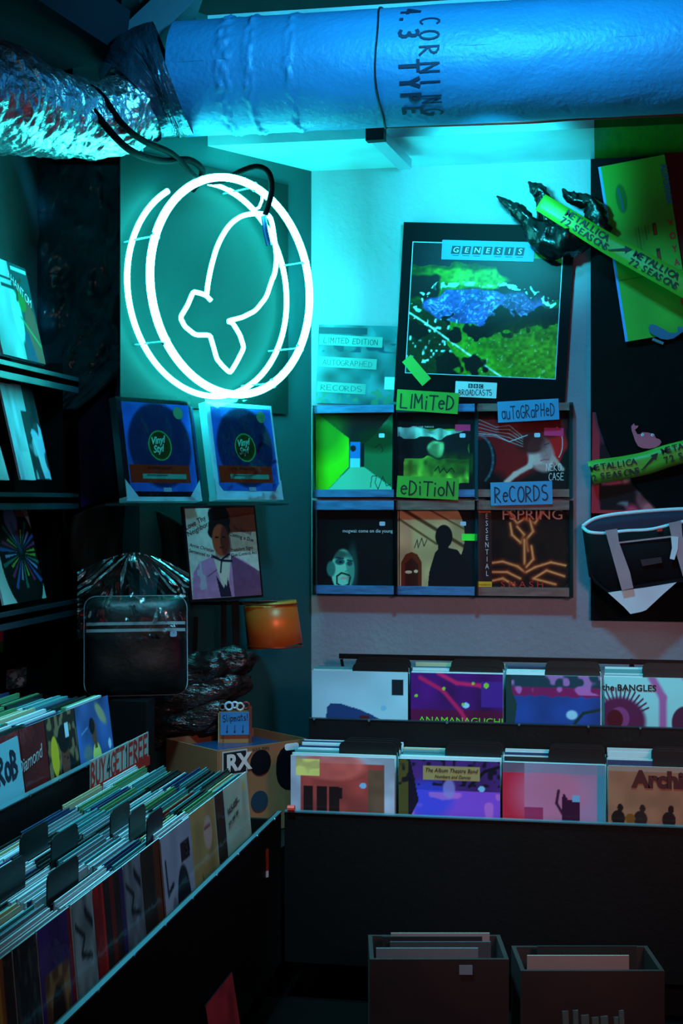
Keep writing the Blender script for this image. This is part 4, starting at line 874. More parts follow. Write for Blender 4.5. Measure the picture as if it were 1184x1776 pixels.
# left upper bin
colsU = [(3.965, .275), (3.685, .275), (3.405, .275), (3.12, .275), (2.84, .275)]
items = []
for ci, (yc, wd) in enumerate(colsU):
    n_ = 34; pitch = .36 / n_
    for k in range(n_):
        items.append((pick(W2), (-1.482 - pitch * (k + .5), yc + random.uniform(-.01, .01), .645), pitch * random.uniform(.6, .95), wd * .97, .315 + random.uniform(-.012, .006)))
filed('filed_record_sleeves', items, 'densely filed record sleeves in the upper bin by the left wall')
XU = -1.478
def upcover(px0, px1, c, lab, dz=0): y0, y1 = yy(px0, px1, XU); return leftcover(y0, y1, c, lab, XU, .960 + dz, M_EDGEK, 7, .315, 'front covers of the left upper bin')
c = Cv(80, 80, (.20, .32, .55)); c.noise(4, .3, 3); c.mix(c.Y < .35, (.08, .18, .34), .8); c.ell(.5, .42, .13, .19, (.80, .80, .42), 1, .1); c.ell(.52, .22, .12, .16, (.25, .42, .15), 1, .1); c.rect(.46, .56, .54, .66, (.42, .25, .15)); c.ell(.47, .72, .065, .11, (.40, .24, .16), 1, .1); c.ell(.43, .78, .08, .08, (.03, .03, .05)); c.ell(.72, .86, .14, .05, (.65, .60, .42), .9, .5, -.6); c.ell(.25, .55, .1, .06, (.40, .45, .42), .8, .5); c.ell(.9, .55, .05, .05, (.7, .8, .9)); c.line([(.12, .74), (.3, .78)], .012, (.4, .55, .75))
upcover(128, 186, c, 'blue record cover with person in yellow top, upper left bin')
c = Cv(80, 80, (.14, .10, .07)); c.blot(14, .45, (.55, .45, .32), .8, 5); c.ell(.62, .2, .36, .42, (.02, .05, .06), 1, .1); c.ell(.55, .60, .13, .20, (.40, .20, .15), 1, .1); c.ell(.55, .78, .2, .13, (.04, .03, .03)); c.ell(.22, .66, .13, .18, (.80, .65, .12)); c.rect(.62, .78, .74, .90, (.7, .8, .85)); c.ell(.52, .62, .03, .012, (.1, .05, .05)); c.ell(.62, .6, .03, .012, (.1, .05, .05))
upcover(76, 127, c, 'record cover with dark portrait and yellow badge, upper left bin')
c = flat((.34, .05, .06), 50, 50, .2, 8); o = upcover(32, 75, c, 'dark red record cover with cursive script, upper left bin')
text(o, 'Diamond', -.12, .20, .05, mat('silver_ink', (.6, .6, .6), .5), 8, .002, .9, shear=.4)
c = flat((.40, .05, .07), 50, 50, .2, 9); c.poly([(.5, 0), (.7, 0), (.62, .28), (.5, .4)], (.03, .05, .05)); o = upcover(-24, 31, c, 'red record cover wearing a blue handwritten note at left frame edge')
pn = sticker(o, 'blue_note', .00, .20, .17, .20, mat('pale_blue_note', (.40, .62, .68), .6), .004, 2, .004); handwrite(o, 'RoB', .0, .205, .065, M_NAVYINK, .012, .0052, 0, fit=.12)

# ---- back bin stacks
upit = []
nameB = ['leftmost', 'second from left', 'third from left', 'rightmost']
lowpx = [(503, 685), (690, 868), (870, 1050), (1053, 1232)]; uppx = [(540, 708), (711, 873), (876, 1042), (1047, 1213)]
WLOW = {'white': 7, 'teal': 2, 'navy': 2, 'cream': 1, 'grey': 2, 'black': 1.2}
for row, (pxs, Yf, zt, zb, nn, dep, lean) in enumerate(((lowpx, 4.370, .752, .437, 15, .20, 0), (uppx, 4.655, .985, .668, 14, .15, 0))):
    nm = 'lower' if row == 0 else 'upper'
    for ci, (a, b_) in enumerate(pxs):
        xa, xb = PY(a, 1300, Yf).x, PY(b_, 1300, Yf).x; wd = xb - xa; pitch = dep / nn
        for k in range(nn):
            key = pick(WLOW); args = (key, ((xa + xb) / 2 + random.uniform(-.004, .004), Yf + .006 + pitch * (k + .5), zb), wd * .985, pitch * random.uniform(.6, .95), zt - zb + random.uniform(-.010, .008 + .0010 * k))
            if row: upit.append(args)
            else: sleeve(args[0], args[1], args[3], args[2], args[4],
                   key + ' record sleeve filed edge up, %s stack of the %s back bin' % (nameB[ci], nm), 'records filed in %s stack of %s back bin' % (nameB[ci], nm), PI / 2)
        if row == 0:
            for k in range(3): 
                divider(axes(Vector((1, 0, 0)), UP, Vector((xb - wd * .28, Yf + .045 + .055 * k, .47))), wd * .55, .325 - .003 * k, ('front', 'middle', 'rear')[k] + ' black tab card behind front covers, %s stack of lower back bin' % nameB[ci], 'tab cards of %s lower stack' % nameB[ci])
        elif ci in (0, 2, 3, 1):
            for k in range(2): divider(axes(Vector((1, 0, 0)), UP, Vector((xb - wd * .30, Yf + .030 + .06 * k, .69))), wd * .58, .322 + .012 * k, ('front', 'rear')[k] + ' black tab card behind front covers, %s stack of upper back bin' % nameB[ci], 'tab cards of %s upper stack' % nameB[ci])
filed('filed_record_sleeves', upit, 'filed record sleeves behind the covers of the upper back bin')
def backcover(row, ci, c, lab):
    a, b_ = (lowpx, uppx)[row][ci]; Yf = (4.362, 4.645)[row]; zt = (.755, .988)[row]
    xa, xb = PY(a, 1300, Yf).x, PY(b_, 1300, Yf).x
    M = axes(Vector((1, 0, 0)), UP, Vector(((xa + xb) / 2, Yf, zt - .315)))
    return board('record_sleeve', M, xb - xa - .004, .315, .003, M_EDGEW, lab, 'record', 'front covers of the %s back bin' % ('lower', 'upper')[row], c, GLOSSY)
# visible band is the upper ~0.16 m: paint with y in 0.45..1
c = Cv(100, 110, (.60, .74, .80)); c.noise(4, .06, 2); c.poly([(.14, .45), (.16, .62), (.20, .66), (.30, .655), (.50, .60), (.62, .55), (.72, .50), (.78, .45)], (.10, .22, .42)); c.rect(.50, .49, .60, .54, (.3, .08, .1)); c.rect(.83, .76, .95, .92, (.05, .10, .14)); c.ell(.75, .62, .03, .03, (.45, .68, .8))
backcover(1, 0, c, 'pale blue cover with dark blue curved shape, upper back bin left')
c = Cv(110, 110, (.26, .05, .36)); c.noise(5, .3, 3); c.mix(c.Y < .62, (.36, .03, .16), .7); c.line([(.1, .95), (.35, .82), (.55, .60), (.62, .48)], .03, (.75, .10, .35)); c.line([(.3, 1), (.5, .9), (.75, .88), (.9, .80)], .03, (.80, .12, .38)); c.rect(.77, .66, 1, .92, (.28, .12, .52)); c.ell(.82, .88, .03, .03, (.55, .75, .2)); c.ell(.60, .67, .04, .03, (.6, .8, .9)); 
for x, y in ((.36, .84), (.68, .90), (.57, .68), (.06, .76)): c.ell(x, y, .018, .018, (.5, .75, .2))
o = backcover(1, 1, c, 'purple magenta cover with small stars, upper back bin second'); text(o, 'ANAMANAGUCHI', -.125, .150, .031, M_GREENINK, 0, .002, 1.1)
c = Cv(110, 110, (.12, .25, .55)); c.noise(5, .15, 5); c.mix(c.Y > .80 - .03 * c.n(20, 1, 3), (.50, .10, .34)); c.mix(c.Y > .88, (.10, .22, .28)); c.blot(14, .6, (.75, .45, .75), .8, 6, c.Y > .80); c.ell(.7, .60, .05, .04, (.6, .8, .9), 1, .4); c.line([(.72, .5), (.82, .62), (1, .66)], .02, (.06, .18, .16)); c.rect(0, .3, .06, 1, (.08, .2, .2))
c.poly([(.0, 1), (.12, .7), (.08, .4), (.0, .4)], (.08, .22, .22)); backcover(1, 2, c, 'blue cover with pink landscape wrapped in shiny plastic, upper back bin')
c = Cv(120, 120, (.55, .78, .80)); 
for k in range(15):
    a = math.radians(25 + k * 9); c.line([(.16 + .12 * math.cos(a), .55 + .12 * math.sin(a)), (.16 + .34 * math.cos(a), .55 + .34 * math.sin(a))], .012, (.30, .10, .24))
c.ell(.16, .55, .25, .22, (.34, .10, .26), 1, .2); c.ell(.16, .58, .11, .12, (.50, .22, .44)); c.ell(.11, .57, .09, .10, (.30, .04, .10)); c.line([(.50, 1), (.62, .8), (.62, .4)], .055, (.62, .35, .58)); c.line([(.85, 1), (.95, .9), (1, .8)], .04, (.62, .35, .58)); c.ell(.86, .55, .14, .16, (.28, .10, .22), 1, .1); c.ell(.9, .56, .04, .04, (.5, .75, .8))
o = backcover(1, 3, c, 'aqua and mauve cover with big eyelashes, upper back bin right'); text(o, 'the BANGLES', -.155, .272, .028, M_INK, 0, .002, 1.05, bold=.0006)
c = Cv(110, 110, (.62, .60, .66)); c.rect(.10, .40, .90, .93, (.62, .22, .20)); c.noise(6, .15, 3); c.ell(.40, .90, .28, .12, (.85, .35, .32), .8, .3); c.rect(.75, .40, .90, .88, (.35, .28, .20), .8); c.rect(.05, .80, .28, .97, (.90, .80, .42)); c.blot(12, .6, (.7, .55, .35), .6, 2, (c.X < .28) & (c.Y > .80) & (c.X > .05)); c.noise(12, .08, 5)
for x in (.12, .25, .37): c.rect(x, .45, x + .10, .70, (.12, .04, .05))
c.rect(.42, .58, .50, .69, (.12, .04, .05)); c.ell(.70, .72, .035, .03, (.5, .65, .8))
backcover(0, 0, c, 'red and white cover with black block shapes, lower back bin left')
c = Cv(110, 110, (.26, .12, .38)); c.noise(5, .2, 3); c.mix(c.Y < .70, (.55, .28, .80), .9); c.ell(.3, .62, .18, .14, (.18, .26, .8), .7, .6); c.blot(9, .62, (.85, .45, .75), .6, 7, c.Y < .68); c.rect(0, 0, .10, 1, (.30, .26, .10)); c.poly([(.1, .4), (.2, .6), (.12, .98), (.1, 1)], (.08, .03, .12)); c.blot(20, .6, (.05, .03, .1), .9, 9, (c.Y > .75)); c.ell(.5, .72, .05, .08, (.55, .5, .75), .8, .4); c.ell(.82, .73, .035, .03, (.5, .7, .85)); c.line([(.7, .75), (.85, .9), (1, .95)], .02, (.03, .02, .08)); c.rect(.24, .80, .80, .94, (.60, .50, .32))
o = backcover(0, 1, c, 'violet cover with cream title plate, lower back bin second'); text(o, 'The Album Theatre Band', -.075, .278, .0175, M_INK, 0, .002, .9, shear=.3); text(o, 'Numbers and Dances', -.045, .260, .014, M_INK, 0, .002, .9, shear=.3)
c = Cv(110, 110, (.62, .48, .62)); c.noise(4, .1, 3); c.rect(.0, .3, .22, 1, (.75, .12, .22)); c.rect(0, .90, .22, 1, (.35, .03, .08)); c.rect(.92, .3, 1, 1, (.25, .55, .65)); c.ell(.45, .7, .25, .2, (.78, .42, .55), .7, .8); c.rect(.58, .40, .76, .66, (.22, .04, .18)); c.line([(.55, .74), (.53, .62), (.60, .50)], .018, (.22, .04, .18)); c.poly([(.58, .66), (.60, .72), (.64, .66)], (.22, .04, .18)); c.rect(.68, .64, .76, .70, (.45, .65, .8)); c.rect(.22, .45, .40, .57, (.60, .18, .35)); c.mix(c.Y > .9, (.42, .52, .62), .6)
backcover(0, 2, c, 'pink cover with red side band, lower back bin third')
c = Cv(110, 110, (.58, .42, .32)); c.noise(9, .08, 3); c.mix(c.Y > .95, (.6, .6, .6), .6)
for x, m_ in ((.1, (.10, .05, .05)), (.32, (.16, .10, .10)), (.6, (.12, .06, .06)), (.85, (.2, .05, .05))): c.ell(x, .50, .07, .08, m_); c.ell(x + .02, .60, .03, .04, m_)
c.ell(.22, .50, .05, .05, (.45, .30, .08)); c.rect(.75, .58, .83, .64, (.6, .7, .8))
o = backcover(0, 3, c, 'tan cardboard cover with dark red title, lower back bin right'); text(o, 'Archies', -.075, .255, .066, mat('dark_red_ink', (.26, .04, .05), .6), 0, .002, 1.0, bold=.004)
o = MB().tube([PY(499, 1402, 4.317), PY(511, 1402, 4.317)], .010, 10).build('red_bulb', mat('red_plastic', (.9, .25, .2), .3)); tag(o, 'small red plastic clip on left end of the lower back bin lip', 'clip')

# ================================================================== LEFT WALL DISPLAY UNIT
XW = -1.90
O = Vector((XW, 4.0, .9)); su = empty('display_shelf', Matrix.Translation(O), 'black slanted display shelf unit on the left wall', 'shelf')
bbox('back_panel', (-2.0, 2.9, .70), (XW, 4.70, 2.02), su, M_BLACK, O)
bbox('side_panel', (XW, 4.682, .70), (-1.84, 4.70, 2.03), su, M_BLACK, O)
M_SHE = mat('shelf_edge', (0.12, 0.20, 0.24), .4)
for z in (1.965, 1.565, 1.20):
    bbox('ledge', (XW, 2.9, z - .02), (-1.775, 4.682, z), su, M_BLACK, O); bbox('ledge_lip', (-1.785, 2.9, z - .04), (-1.775, 4.682, z + .014), su, M_SHE, O)
def wallcover(TRpx, BRpx, X0, X1, wd, h, c, lab, cat='record'):
    a = PX(*TRpx, X0); b_ = PX(*BRpx, X1); yd = (a - b_); yd.y = 0; yd.normalize()
    M = axes(Vector((0, 1, 0)), yd, Vector((b_.x, b_.y - wd / 2, b_.z))); return board('record_sleeve' if cat == 'record' else 'magazine', M, wd, h, .006, M_EDGEW, lab, cat, 'covers on the left display shelf', c, GLOSSY)
c = Cv(80, 80, (.10, .30, .32)); c.rect(.0, .0, .55, 1, (.55, .78, .82)); c.noise(5, .2, 2); c.poly([(.62, 0), (1, 0), (.97, .5), (.85, .7), (.72, .45)], (.55, .32, .26)); c.ell(.70, .62, .12, .12, (.22, .48, .16)); c.ell(.55, .45, .1, .25, (.6, .85, .88), 1, .2); c.line([(.62, .62), (.68, .78), (.8, .85)], .03, (.3, .2, .15)); c.line([(.62, .44), (.98, .18)], .02, (.3, .6, .35)); c.poly([(.58, 0), (.62, .25), (.72, .32), (.8, .1), (.82, 0)], (.14, .26, .40)); c.rect(.62, .93, .98, .97, (.6, .9, .9)); c.rect(.2, .8, .6, .83, (.05, .2, .22)); c.rect(.3, .72, .6, .75, (.05, .2, .22))
o = wallcover((55, 475), (79, 632), -1.87, -1.80, .34, .325, c, 'comic style cover with green figure on the top left shelf')
for i, ch in enumerate('PHANTOM'): text(o, ch, -.01 + i * .022, .27 - i * .012, .045, M_WINK, -25, .002, .8)
c = flat((.14, .16, .20), 60, 60, .4, 3); c.rect(0, .72, .45, 1, (.62, .78, .86)); c.poly([(.45, .5), (.8, .62), (1, .55), (1, 0), (.7, 0)], (.60, .75, .88)); c.blot(6, .6, (.70, .82, .9), .8, 4, c.Y < .6); c.blot(5, .6, (.10, .10, .16), .8, 5, (c.Y < .7)); c.rect(.15, .12, .24, .22, (.1, .1, .14))
wallcover((58, 672), (89, 832), -1.86, -1.79, .17, .315, c, 'grey and white photographic magazine on the middle left shelf', 'magazine')
c = flat((.62, .76, .84), 40, 40, .15, 4); c.rect(.5, 0, 1, .3, (.7, .85, .9)); wallcover((31, 676), (62, 833), -1.85, -1.78, .12, .315, c, 'white spined magazine left of the grey one on middle shelf', 'magazine')
c = flat((.68, .82, .86), 20, 40, .1, 5); wallcover((-14, 700), (16, 833), -1.85, -1.78, .20, .30, c, 'plain pale magazine at left frame edge on middle shelf', 'magazine')
c = Cv(110, 110, (.03, .04, .06))
for k in range(26):
    a = k * 2 * PI / 26 + .1; cc = [(.55, .75, .25), (.62, .2, .45), (.25, .4, .75), (.6, .65, .9), (.1, .5, .45)][k % 5]; L_ = .25 + .2 * ((k * 7) % 5) / 5
    c.poly([(.64 + .07 * math.cos(a), .50 + .07 * math.sin(a)), (.64 + L_ * 1.3 * math.cos(a - .07), .5 + L_ * math.sin(a - .07)), (.64 + L_ * 1.3 * math.cos(a + .05), .5 + L_ * math.sin(a + .05))], cc, .85)
c.mix((np.sqrt(((c.X - .60) / .46) ** 2 + ((c.Y - .45) / .58) ** 2) > 1), (.66, .82, .80)); c.ell(.55, .85, .13, .12, (.35, .45, .62), 1, .3); c.line([(.55, .8), (.64, .52)], .05, (.22, .32, .5), .7); c.mix((c.Y > .88) & (c.X > .7), (.48, .34, .30), .8)
wallcover((39, 879), (80, 1037), -1.87, -1.80, .34, .315, c, 'black record cover with rainbow star burst on the bottom left shelf')
M, W, H = pxframe((12, 1162), (46, 1157), (13, 1196), onX(-1.895))
o = board('photo_sticker', M, W, H, .002, mat('photo_paper', (.42, .40, .36), .5), 'small square photo sticker with two faces low on left shelf unit', 'sticker', None, (lambda c: (c.ell(.33, .62, .2, .25, (.62, .58, .52)), c.ell(.68, .30, .22, .22, (.80, .70, .62)), c.blot(9, .6, (.1, .1, .1), .7, 4), c)[-1])(flat((.36, .37, .34), 40, 40, .3)))
M, W, H = pxframe((-20, 1083), (7, 1085), (-20, 1130), onX(-1.895))
board('photo_sticker', M, W, H, .002, M_EDGEW, 'pink and green sticker at left frame edge on shelf unit', 'sticker', None, (lambda c: (c.rect(0, 0, 1, .4, (.15, .4, .12)), c.rect(.6, .4, .9, .9, (.8, .15, .3)), c)[-1])(flat((.3, .4, .45), 30, 30, .3)))
# pole and plastic-wrapped dark garments in the recess
o = MB().tube([PD(51, 285, 5.35), PD(52, 700, 5.35)], .016, 12).build('black_pole', M_BLACK, None, None, True); tag(o, 'upright black pole behind the left display shelf', 'pole')
M_WRAP = mat('dark_wrapped_plastic', (0.07, 0.30, 0.36), 0.25, bump=1.0, bscale=5, dist=.05, var=.6, vscale=4)
def wrap_fn(u, v):
    px = 62 + 183 * u; py = 285 + 425 * v
    if v > .78: px = 62 + (183 - 110 * ((v - .78) / .22)) * u
    n = mnoise.noise(Vector((u * 5, v * 9, 1))) * .035 + mnoise.noise(Vector((u * 14 + v * 8, v * 20, 4))) * .012
    return PD(px, py, 5.16 + n + .12 * (1 - u))
o = grid('garment_bag', 60, 110, wrap_fn, M_WRAP, thick=.004); tag(o, 'dark plastic garment bag hanging beside the neon sign, creased and shiny', 'garment bag')
M_NAVY = mat('deep_blue_card', (0.02, 0.08, 0.34), .35, var=.3)
for pts, d, lab in ((((205, 650), (245, 610), (245, 690), (200, 690)), 5.02, 'deep blue folded card behind left sleeve pack'), (((135, 730), (190, 675), (200, 860), (140, 880)), 5.2, 'dark blue board corner below the garment bag'), (((196, 868), (238, 868), (232, 955), (200, 955)), 5.05, 'narrow dark blue board left of the pale blue strip')):
    P = [PD(x, y, d) for x, y in pts]; mb = MB(); n = 4; mb.add(P + [p + FWD * .012 for p in P], [(0, 3, 2, 1), (4, 5, 6, 7)] + [(i, (i + 1) % n, n + (i + 1) % n, n + i) for i in range(n)])
    o = mb.build('blue_board', M_NAVY); tag(o, lab, 'board')
P = [PD(x, y, 5.0) for x, y in ((248, 872), (264, 872), (263, 945), (248, 952))]; mb = MB(); mb.add(P + [p + FWD * .01 for p in P], [(0, 3, 2, 1), (4, 5, 6, 7), (0, 1, 5, 4), (1, 2, 6, 5), (2, 3, 7, 6), (3, 0, 4, 7)])
o = mb.build('blue_strip', mat('sky_blue_strip', (.12, .45, .75), .4)); tag(o, 'narrow pale blue strip hanging above the shoulder bag', 'strip')

# ================================================================== OUTER SLEEVE PACKS
M_BLUEP = mat('blue_insert', (0.05, 0.20, 0.60), .4)
def pack(px, py, d, lab):
    c = Cv(130, 130, (.12, .42, .78)); c.noise(4, .15, 2); c.ell(.5, .52, .48, .50, (.03, .15, .32)); c.ell(.5, .52, .17, .17, (.05, .30, .12)); c.ell(.5, .52, .15, .15, (.16, .22, .04)); c.line(arc(.5, .52, .165, .165, 0, 360, 30), .008, (.3, .8, .35))
    c.rect(.02, .10, .90, .30, (.55, .16, .04)); c.rect(.20, .14, .84, .20, (.26, .66, .56)); c.noise(9, .06, 3)
    M = stand(PD(px, py, d), 47, 10); o = board('sleeve_pack', M, .32, .345, .035, M_EDGEK if px < 300 else mat('clear_bag_edge', (.60, .90, .92), .25), lab, 'sleeve pack', 'packs of record sleeves below the neon sign')
    printed('cover_print', c, .29, .30, o, .0012, 0.005, .03, GLOSSY)
    text(o, 'Vinyl', -.035, .188, .034, mat('mint_ink', (.45, .85, .7), .5), 8, .003, .9, shear=.4, bold=.001); text(o, 'Styl', -.028, .160, .034, mat('mint_ink', (.45, .85, .7), .5), 8, .003, .9, shear=.4, bold=.001)
    text(o, 'LP OUTER SLEEVES', -.06, .105, .012, M_INK, 0, .003)
    text(o, 'protective record sleeves', -.065, .083, .0085, M_INK, 0, .003)
    sticker(o, 'round_sticker', .098, .300, .044, .044, mat('mint_sticker', (.30, .62, .42), .5), .003, 0, .022)
    sticker(o, 'barcode_label', .015, .036, .034, .014, mat('barcode_paper', (.5, .68, .72), .5), .003, 0, .001)
    for sx in (-1, 1): MB().prism([(sx * .16, -.002), (sx * .16, .070), (sx * .10, -.002)], .002, .004).build('plastic_corner', mat('white_plastic_corner', (.62, .85, .86), .3), o)
    MB().box((-.162, -.002, -.036), (.162, .012, .003)).build('bag_seal', mat('white_plastic_corner', (.62, .85, .86), .3), o)
    def fn(u, v): return Vector(((u - .5) * .33, v * .36, .006 + .004 * mnoise.noise(Vector((u * 6, v * 6, px)))))
    grid('clear_bag', 24, 24, fn, M_FILM, o)
    return o
pack(286, 868, 4.72, 'left pack of record sleeves in clear bag, partly beyond wall corner')
pack(434, 866, 5.02, 'right pack of record sleeves in clear bag, directly under the ring')
for k, (px, d) in enumerate(((286, 4.72), (434, 5.02))):
    M = stand(PD(px, 871, d), 47, 0); o = MB().box((-.17, -.012, -.10), (.17, -.004, .02)).build('acrylic_ledge', M_CLEAR); o.matrix_world = M; tag(o, 'clear ledge under the %s pack of record sleeves' % ('left', 'right')[k], 'ledge')
# dark blue pack behind, seen edge-on
M = stand(PD(338, 862, 4.92), 62, 8); board('sleeve_pack', M, .10, .32, .03, M_NAVY, 'dark blue sleeve pack standing behind left clear pack', 'sleeve pack')

# portrait record
c = Cv(150, 150, (.80, .78, .70)); c.mix((c.X > .5) & (c.Y > .72), (.45, .15, .06)); c.mix((c.X > .5) & (c.Y > .5) & (c.Y <= .72), (.66, .50, .38), .7)
c.poly([(.0, 0), (.04, .28), (.14, .40), (.36, .47), (.52, .50), (.78, .40), (.95, .30), (1, .2), (1, 0)], (.76, .50, .64)); c.mix((c.X > .60) & (c.Y < .47 - .5 * (c.X - .6)), (.40, .22, .34), .8); c.noise(20, .06, 2)
c.poly([(.34, .46), (.44, .10), (.5, .0), (.6, .46)], (.85, .78, .68)); c.poly([(.36, .25), (.46, .10), (.52, .25), (.56, 0), (.40, 0)], (.16, .12, .20)); c.poly([(.38, .3), (.44, .46), (.58, .46), (.50, .12)], (.88, .80, .70))
c.rect(.38, .44, .56, .56, (.62, .50, .42)); c.warp(.05, 18, 4); c.ell(.48, .90, .16, .16, (.04, .02, .03)); c.ell(.46, .76, .165, .16, (.05, .02, .03)); c.flatx(); c.ell(.47, .64, .115, .17, (.66, .26, .14), 1, .1); c.ell(.54, .62, .06, .15, (.28, .08, .05), .7, .4)
c.ell(.42, .67, .03, .012, (.06, .03, .03)); c.ell(.52, .67, .03, .012, (.06, .03, .03)); c.line([(.47, .66), (.475, .59)], .008, (.32, .12, .08)); c.ell(.48, .555, .04, .012, (.30, .08, .08)); c.line([(.34, .46), (.46, .41), (.60, .40)], .018, (.06, .05, .12)); c.line([(.58, .48), (.46, .42)], .014, (.06, .05, .12)); c.line([(.46, .42), (.43, .28)], .014, (.10, .08, .14)); c.blot(26, .5, (.75, .72, .74), .8, 6, (c.X > .10) & (c.X < .22) & (c.Y < .40) & (c.Y > .10), 14); c.line([(.24, .24), (.38, .31)], .006, (.3, .15, .28))
M, W, H = pxframe((316, 878), (442, 876), (332, 1044), lambda x, y: PP(x, y, PD(385, 960, 4.93), stand(Vector((0, 0, 0)), 40, 8).col[2].xyz))
o = board('framed_record', M, W, H, .012, M_EDGEK, 'framed cover of a person in a lilac coat, hanging below the sleeve packs', 'record', None, c, GLOSSY, .008)
for s_, x, y, sz, r_, m in (('Love Thy', -.148, .245, .026, 22, M_INK), ('Neighbor', -.142, .222, .026, 22, M_INK), ('Annie Christian', -.14, .190, .017, -14, M_INK), ('Sentenced to Die!', -.145, .170, .017, -14, M_INK), ('The Second', .045, .245, .018, -16, M_INK), ('Coming is Due', .03, .222, .018, -14, M_INK), ('President Signs', .03, .165, .017, 4, M_INK), ('Gun Control Act', .03, .147, .017, 4, M_INK)):
    text(o, s_, x, y, sz, m, r_, .002, .95)
pxprism  # noqa

# copper drum shade on its black stand
g = empty('drum_shade', Matrix.Translation(PD(476, 1128, 5.0)), 'copper orange drum shade below the framed cover', 'shade')
O = g.matrix_world.translation; mb = MB(); N_ = 40
ax0, ax1 = PD(477, 1119, 5.03) - O, PD(468, 1046, 5.03) - O
M_COP = mat('copper_shade', (0.95, 0.45, 0.14), .38, metal=.25)
mb.tube([ax0, ax0.lerp(ax1, .5), ax1], [.098, .096, .094], 40); mb.build('shade_body', M_COP, g, None, True)
for e in (ax0, ax1): MB().tube([e + (RGT * math.cos(t) + FWD * math.sin(t)) * .098 for t in [i * PI / 16 for i in range(32)]], .003, 6, closed=True).build('shade_rim', mat('copper_rim', (.55, .22, .08), .4, metal=.4), g)
sd = empty('black_stand', Matrix.Translation(PD(390, 1135, 5.1)), 'black metal stand with two posts left of the copper shade', 'stand')
O = sd.matrix_world.translation
for p, q_, wd in (((388, 1042), (388, 1132), .020), ((408, 1042), (410, 1128), .026), ((340, 1070), (338, 1130), .014)):
    MB().beam(PD(*p, 5.06) - O, PD(*q_, 5.06) - O, wd, wd, FWD).build('post', M_BLACK, sd)
MB().beam(PD(330, 1046, 5.06) - O, PD(480, 1046, 5.06) - O, .02, .012).build('crossbar', M_BLACK, sd)
# shoulder bag with white stripes
BG = stand(PD(236, 1206, 4.66), 10, 6); bg = empty('shoulder_bag', BG, 'black shoulder bag with two white stripes and thin white piping', 'bag')
bw_, bh_ = .335, .325
def rr_pts(w_, h_, r, n=8):
    pts = []
    for cx, cy, a in ((w_ / 2 - r, h_ - r, 0), (-w_ / 2 + r, h_ - r, 90), (-w_ / 2 + r, r, 180), (w_ / 2 - r, r, 270)): pts += arc(cx, cy, r, r, a, a + 90, n)
    return pts
def pill(u, v):
    x = (u - .5) * 2; y = v; ed = (1 - abs(x) ** 4) * (1 - abs(2 * y - 1) ** 4); r = .10
    X_ = x * bw_ / 2; Y_ = y * bh_
    dx = max(0, abs(X_) - (bw_ / 2 - .04)); dy = max(0, abs(Y_ - bh_ / 2) - (bh_ / 2 - .04)); dd = math.hypot(dx, dy)
    if dd > .04: k_ = .04 / dd; X_ = math.copysign(bw_ / 2 - .04 + dx * k_, X_); Y_ = bh_ / 2 + math.copysign(bh_ / 2 - .04 + dy * k_, Y_ - bh_ / 2)
    return Vector((X_, Y_, .045 * max(0, ed) ** .6 + .004 * mnoise.noise(Vector((u * 4, v * 4, 0)))))
M_BAG = mat('black_vinyl', (0.02, 0.02, 0.025), .4, bump=.3, bscale=50)
grid('front_panel', 36, 36, pill, M_BAG, bg, thick=.0)
grid('back_panel', 20, 20, lambda u, v: pill(u, v) * 1 - Vector((0, 0, 2 * pill(u, v).z)), M_BAG, bg)
pth = [(x, y, 0) for x, y in rr_pts(bw_, bh_, .04)]
MB().tube(pth, .0022, 6, closed=True).build('piping', mat('white_piping', (.55, .58, .60), .5), bg)
M_STW = mat('white_stripe', (.62, .64, .66), .6)
for y in (.212, .234):
    grid('stripe', 40, 2, lambda u, v: (lambda p: Vector((p.x, y + (v - .5) * .010, p.z + .0016)))(pill(u * .96 + .02, y / bh_)), M_STW, bg)
p = pill(.86, .205 / bh_); sticker(bg, 'price_sticker', p.x, .198, .022, .018, M_TAGW, p.z + .004)
# crumpled clear plastic over the bag
def cr(u, v):
    px = 134 + 194 * u; top = 958 + 34 * (abs(u - .5) * 2) ** 1.5; py = top + (1108 - top) * v
    an = math.atan2(v + .06, (u - .5) * 1.2); rr_ = math.hypot(u - .5, v)
    n = abs(mnoise.noise(Vector((an * 3.7, rr_ * 2.5, 0)))) * .045 + mnoise.noise(Vector((u * 9, v * 9, 3))) * .010
    return PD(px, py, 4.55 - n)
M_CRUMP = mat_clear('crumpled_film', (.85, .88, .88), .0, .24, .5, 18)
o = grid('plastic_wrap', 90, 60, cr, M_CRUMP, smooth=True); tag(o, 'crumpled clear plastic wrap draped over top of the shoulder bag', 'plastic wrap')
# black drape behind it
def dr(u, v):
    px = 118 + 205 * u; py = 870 + 200 * v; n = mnoise.noise(Vector((u * 6, v * 2, 2))) * .04
    return PD(px, py + 60 * (abs(u - .45) * 1.6) ** 2 * (1 - v), 4.95 + n)
o = grid('black_drape', 40, 30, dr, mat('black_plastic_sheet', (.012, .012, .02), .65, spec=.3), thick=.004); tag(o, 'black plastic sheet gathered above the shoulder bag', 'sheet')
o = MB().box((-1.56, 4.385, 0), (-1.435, 4.475, .906)).build('riser', M_BLACK); tag(o, 'black upright riser under the shoulder bag', 'riser')
